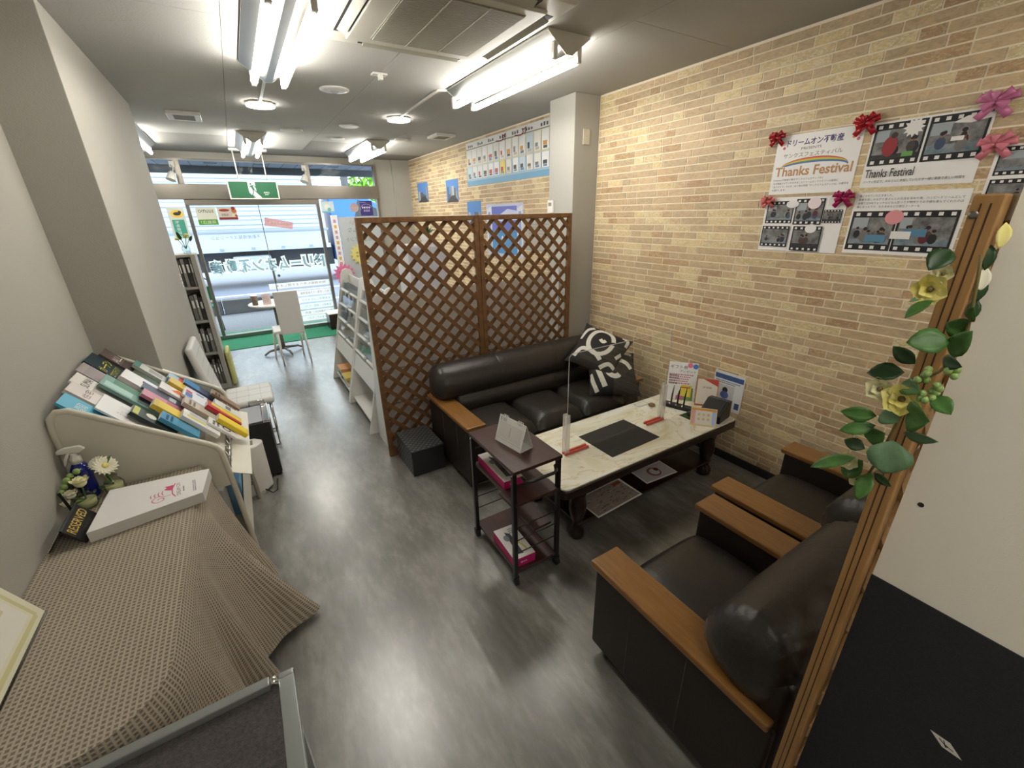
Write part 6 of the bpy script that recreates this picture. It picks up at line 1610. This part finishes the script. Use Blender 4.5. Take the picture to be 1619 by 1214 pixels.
# thick catalogue
t = thing('catalogue', (-0.48, 1.91, ZC), 'thick white catalogue with pink ship logo on the cloth', 'book')
q = [(-0.655, 1.765), (-0.325, 1.825), (-0.31, 2.015), (-0.643, 2.05)]
MB('page_edge').prism([(x, y, ZC + 0.0008) for x, y in q], (0, 0, 0.040)).build('pages', t)
MB('paper_matte').prism([(x, y, ZC + 0.0408) for x, y in q], (0, 0, 0.001)).prism([(x, y, ZC) for x, y in q], (0, 0, 0.0008)).build('cover', t)
s = Sheet((-0.325, 1.83, ZC + 0.0412), (-0.1, 0.99, 0), (-0.99, -0.1, 0))
pk = paint(205, 70, 120)
s.text('DREAM ON', 0.085, 0.075, 0.10, 0.014, paint(120, 90, 100)); s.scribble(0.055, 0.055, 0.115, 0.064, paint(120, 110, 112), 1, 2)
s.line([(0.03, 0.085), (0.06, 0.095), (0.10, 0.095), (0.14, 0.085)], 0.004, pk); s.poly([(0.09, 0.098), (0.13, 0.09), (0.135, 0.12), (0.12, 0.112), (0.11, 0.122), (0.10, 0.112)], pk)
for k in range(4): s.line([(0.105 - 0.004 * k, 0.125 + 0.012 * k), (0.085, 0.128 + 0.012 * k), (0.07, 0.124 + 0.012 * k)], 0.003, pk)
s.line([(0.03 + (0.028 - 0.0018 * i) * math.cos(i * 0.6) + 0.012, 0.135 + (0.028 - 0.0018 * i) * math.sin(i * 0.6)) for i in range(14)], 0.003, pk); s.line([(0.07, 0.14), (0.055, 0.12), (0.055, 0.10)], 0.003, pk)
s.mb.build('cover_print', t)
s = Sheet((-0.325, 1.83, ZC + 0.0412), (-0.1, 0.99, 0), (-0.99, -0.1, 0)); s.scribble(0.03, 0.018, 0.13, 0.03, paint(110, 108, 108), 2, 4); s.mb.build('imprint', t)
# reserved sign
t = thing('reserved_sign', (-0.72, 1.86, ZC), 'black tent sign reading RESERVED in gold letters', 'sign')
ya, yb, xc = 1.775, 1.95, -0.715
for sg in (1, -1):
    B = MB('black_plastic'); B.prism([(xc, ya, ZC + 0.072), (xc + sg * 0.05, ya, ZC + 0.0005), (xc + sg * 0.045, ya, ZC + 0.0005), (xc - sg * 0.004, ya, ZC + 0.069)], (0, yb - ya, 0)); B.build('leaf_panel', t)
up = Vector((-0.05, 0, 0.0715)).normalized(); s = Sheet(Vector((xc + 0.05, ya, ZC + 0.0005)), (0, 1, 0), up)
s.text('RESERVED', 0.088, 0.056, 0.15, 0.03, 'gold', bold=0.01); s.text('予約席', 0.10, 0.024, 0.07, 0.015, paint(80, 76, 66)); s.mb.build('lettering', t)
tag(MB('black_plastic').prism([(-0.735, 1.965, ZC + 0.001), (-0.727, 1.968, ZC + 0.001), (-0.745, 1.968, ZC + 0.12), (-0.753, 1.965, ZC + 0.12)], (-0.0005, 0.003, 0)).build('dark_plate'), 'thin dark acrylic plate leaning between sign and flowers', 'plate')
# spray bottle
t = thing('spray_bottle', (-0.722, 2.13, ZC), 'cobalt blue spray bottle with white trigger head', 'spray bottle')
MB('cobalt').lathe((-0.722, 2.13, ZC), [(0.026, 0), (0.03, 0.006), (0.03, 0.10), (0.033, 0.12), (0.028, 0.135), (0.014, 0.16)], 20).build('bottle', t)
MB('white_plastic').lathe((-0.722, 2.13, ZC + 0.155), [(0.017, 0), (0.017, 0.025), (0.011, 0.03), (0.011, 0.045)], 16).build('collar', t)
B = MB('white_plastic'); B.prism([(-0.71 + a * 0.9, 2.122, ZC + 0.197 + b) for a, b in [(0.03, 0.012), (0.015, 0.028), (-0.03, 0.03), (-0.062, 0.022), (-0.062, 0.008), (-0.03, 0.006), (0.01, 0.0)]], (0, 0.016, 0)); B.build('head', t, bevel=0.003)
B = MB('white_plastic'); B.prism([(-0.71 + a * 0.9, 2.124, ZC + 0.197 + b) for a, b in [(-0.02, 0.006), (-0.034, 0.006), (-0.05, -0.02), (-0.056, -0.045), (-0.048, -0.045), (-0.038, -0.022)]], (0, 0.012, 0)); B.build('trigger', t, bevel=0.002)
# vases
def vase(x, y, label):
    t = thing('bud_vase', (x, y, ZC), label, 'vase', 'small glass vases')
    MB('vase_glass').lathe((x, y, ZC), [(0.024, 0), (0.031, 0.005), (0.033, 0.035), (0.026, 0.05), (0.018, 0.058), (0.018, 0.066), (0.022, 0.07)], 20).build('glass', t)
    MB('petal_cream').lathe((x, y, ZC + 0.004), [(0.026, 0), (0.029, 0.03)], 18).build('filling', t)
    return t
tv = vase(-0.715, 2.045, 'small glass vase with cream roses and buds, nearer the wall'); tv2 = vase(-0.645, 2.12, 'small glass vase with a white gerbera beside the spray bottle')
def gerbera(t, c, n, r):
    c, n = Vector(c), Vector(n).normalized(); a = n.orthogonal().normalized(); b = n.cross(a)
    f = MB('petal_yellow').ball(c + n * 0.004, r * 0.27, n=12, k=6, sc=(1, 1, 0.5), T=Matrix((a, b, n)).transposed()).build('flower_centre', t)
    for ring in range(2):
        for i in range(16):
            w = 2 * PI * (i + 0.5 * ring) / 16; d = (a * math.cos(w) + b * math.sin(w) + n * (0.06 + 0.12 * ring)).normalized()
            B = MB(); leaf_mesh(B, c + d * r * 0.2, c + d * r * (1.0 - 0.12 * ring), r * 0.30, n, 'petal_white', 0.2, 0.1); B.build('petal', f)
    MB('leaf_mid').tube([c - n * 0.002, c - n * 0.02 + Vector((0, 0, -0.03)), Vector((ORG[t].x, ORG[t].y, ORG[t].z + 0.03))], 0.003, 6).build('stem', t)
gerbera(tv2, (-0.636, 2.085, ZC + 0.135), (0.45, -0.6, 0.65), 0.042); gerbera(tv2, (-0.665, 2.115, ZC + 0.142), (-0.2, -0.5, 0.8), 0.032)
def rose(t, c, r, m):
    c = Vector(c); f = MB(m).ball(c, r * 0.55, n=12, k=8).build('rose_heart', t)
    for ring, (k, rr, up_) in enumerate(((6, 1.0, 0.25), (5, 0.8, 0.7), (4, 0.55, 1.3))):
        for i in range(k):
            w = 2 * PI * i / k + ring * 0.5; d = Vector((math.cos(w), math.sin(w), up_)).normalized()
            B = MB(); leaf_mesh(B, c - Vector((0, 0, r * 0.4)), c + d * r * rr, r * 0.95, (-math.cos(w) * 0.8, -math.sin(w) * 0.8, 0.6), m, 0.35, -0.5); B.build('petal', f)
    MB('leaf_mid').tube([c - Vector((0, 0, r * 0.5)), Vector((ORG[t].x, ORG[t].y, ORG[t].z + 0.03))], 0.003, 6).build('stem', t)
rose(tv, (-0.705, 2.03, ZC + 0.115), 0.036, 'petal_cream'); rose(tv, (-0.735, 2.005, ZC + 0.085), 0.028, 'petal_white'); rose(tv, (-0.75, 1.985, ZC + 0.062), 0.02, 'petal_white')
for (x, y, z, r) in ((-0.745, 2.05, 0.125, 0.013), (-0.755, 2.04, 0.108, 0.012), (-0.735, 2.065, 0.135, 0.011), (-0.76, 2.02, 0.095, 0.011), (-0.715, 2.07, 0.145, 0.012)): MB('berry').ball((x, y, ZC + z), r, n=10, k=7).build('bud', tv)
for (dx, dy, dz) in ((0.02, 0.03, 0.15), (0.045, 0.03, 0.165), (0.03, 0.0, 0.06), (-0.02, -0.03, 0.05), (0.01, -0.03, 0.06)):
    B = MB(); p = Vector((-0.70, 2.05, ZC + 0.07)); q_ = Vector((-0.66 + dx, 2.08 + dy, ZC + dz)); leaf_mesh(B, p + (q_ - p) * 0.6, q_, 0.016, (0.2, -0.5, 0.8), 'leaf_dark' if dz < 0.1 else 'leaf_grey'); B.build('leaf', tv)
# leaning acrylic menu at the left edge
t = thing('acrylic_notice', (-0.70, 1.25, ZC), 'cream notice in clear holder leaning on the left wall', 'notice')
ux = Vector((0, 1, 0)); a = Vector((-0.69, 1.0, ZC + 0.001)); uy = Vector((-0.08, 0, 0.19)).normalized(); nn = ux.cross(uy); Ln, Hn = 0.46, 0.20
MB('acrylic').prism([a, a + ux * Ln, a + ux * Ln + uy * Hn, a + uy * Hn], nn * 0.003).build('holder', t)
MB('chrome').bar(a + nn * 0.0015, a + ux * Ln + nn * 0.0015, 0.005, 0.004).build('bottom_edge', t)
s = Sheet(a + nn * 0.004, ux, uy); s.rect(0.005, 0.008, Ln - 0.005, Hn - 0.005, paint(222, 220, 196))
for r_ in (((0.03, 0.025), (Ln - 0.03, 0.025)), ((Ln - 0.03, 0.025), (Ln - 0.03, Hn - 0.02)), ((0.03, 0.025), (0.03, Hn - 0.02))): s.line(list(r_), 0.012, paint(205, 200, 150))
s.rect(0.045, 0.04, Ln - 0.045, Hn - 0.03, paint(226, 225, 214)); s.scribble(0.06, 0.05, Ln - 0.12, Hn - 0.05, paint(170, 168, 160), 4, 3); s.rect(Ln - 0.11, 0.10, Ln - 0.07, 0.14, paint(205, 195, 165)); s.mb.build('print', t)

# ------------------------------------------------------------------ felt topped stand at the bottom left
t = thing('felt_stand', (-0.42, 0.5, 0), 'grey felt board in a metal frame at the bottom left', 'board')
ZF = 0.80
MB('felt').box(-0.80 + 0.03, -0.135, 0.20, 0.872, ZF - 0.012, ZF - 0.003).build('felt_panel', t)
MB('grey_metal').box(-0.137, -0.103, 0.20, 0.876, ZF - 0.02, ZF).build('right_rail', t, bevel=0.002)
MB('grey_metal').box(-0.137, -0.103, 0.857, 0.876, ZF - 0.02, ZF + 0.001).build('corner_cap', t, bevel=0.004)
MB('grey_metal').box(-0.77, -0.152, 0.845, 0.868, ZF - 0.004, ZF + 0.016).build('top_rail', t, bevel=0.003)
MB('chrome').tube([(-0.152, 0.857, ZF + 0.006), (-0.137, 0.857, ZF + 0.006)], 0.0105, 14).build('clip', t)
for x in (-0.75, -0.13):
    for y in (0.23, 0.84): MB('grey_metal').box(x - 0.012, x + 0.012, y - 0.012, y + 0.012, 0, ZF - 0.012).build('leg', t)
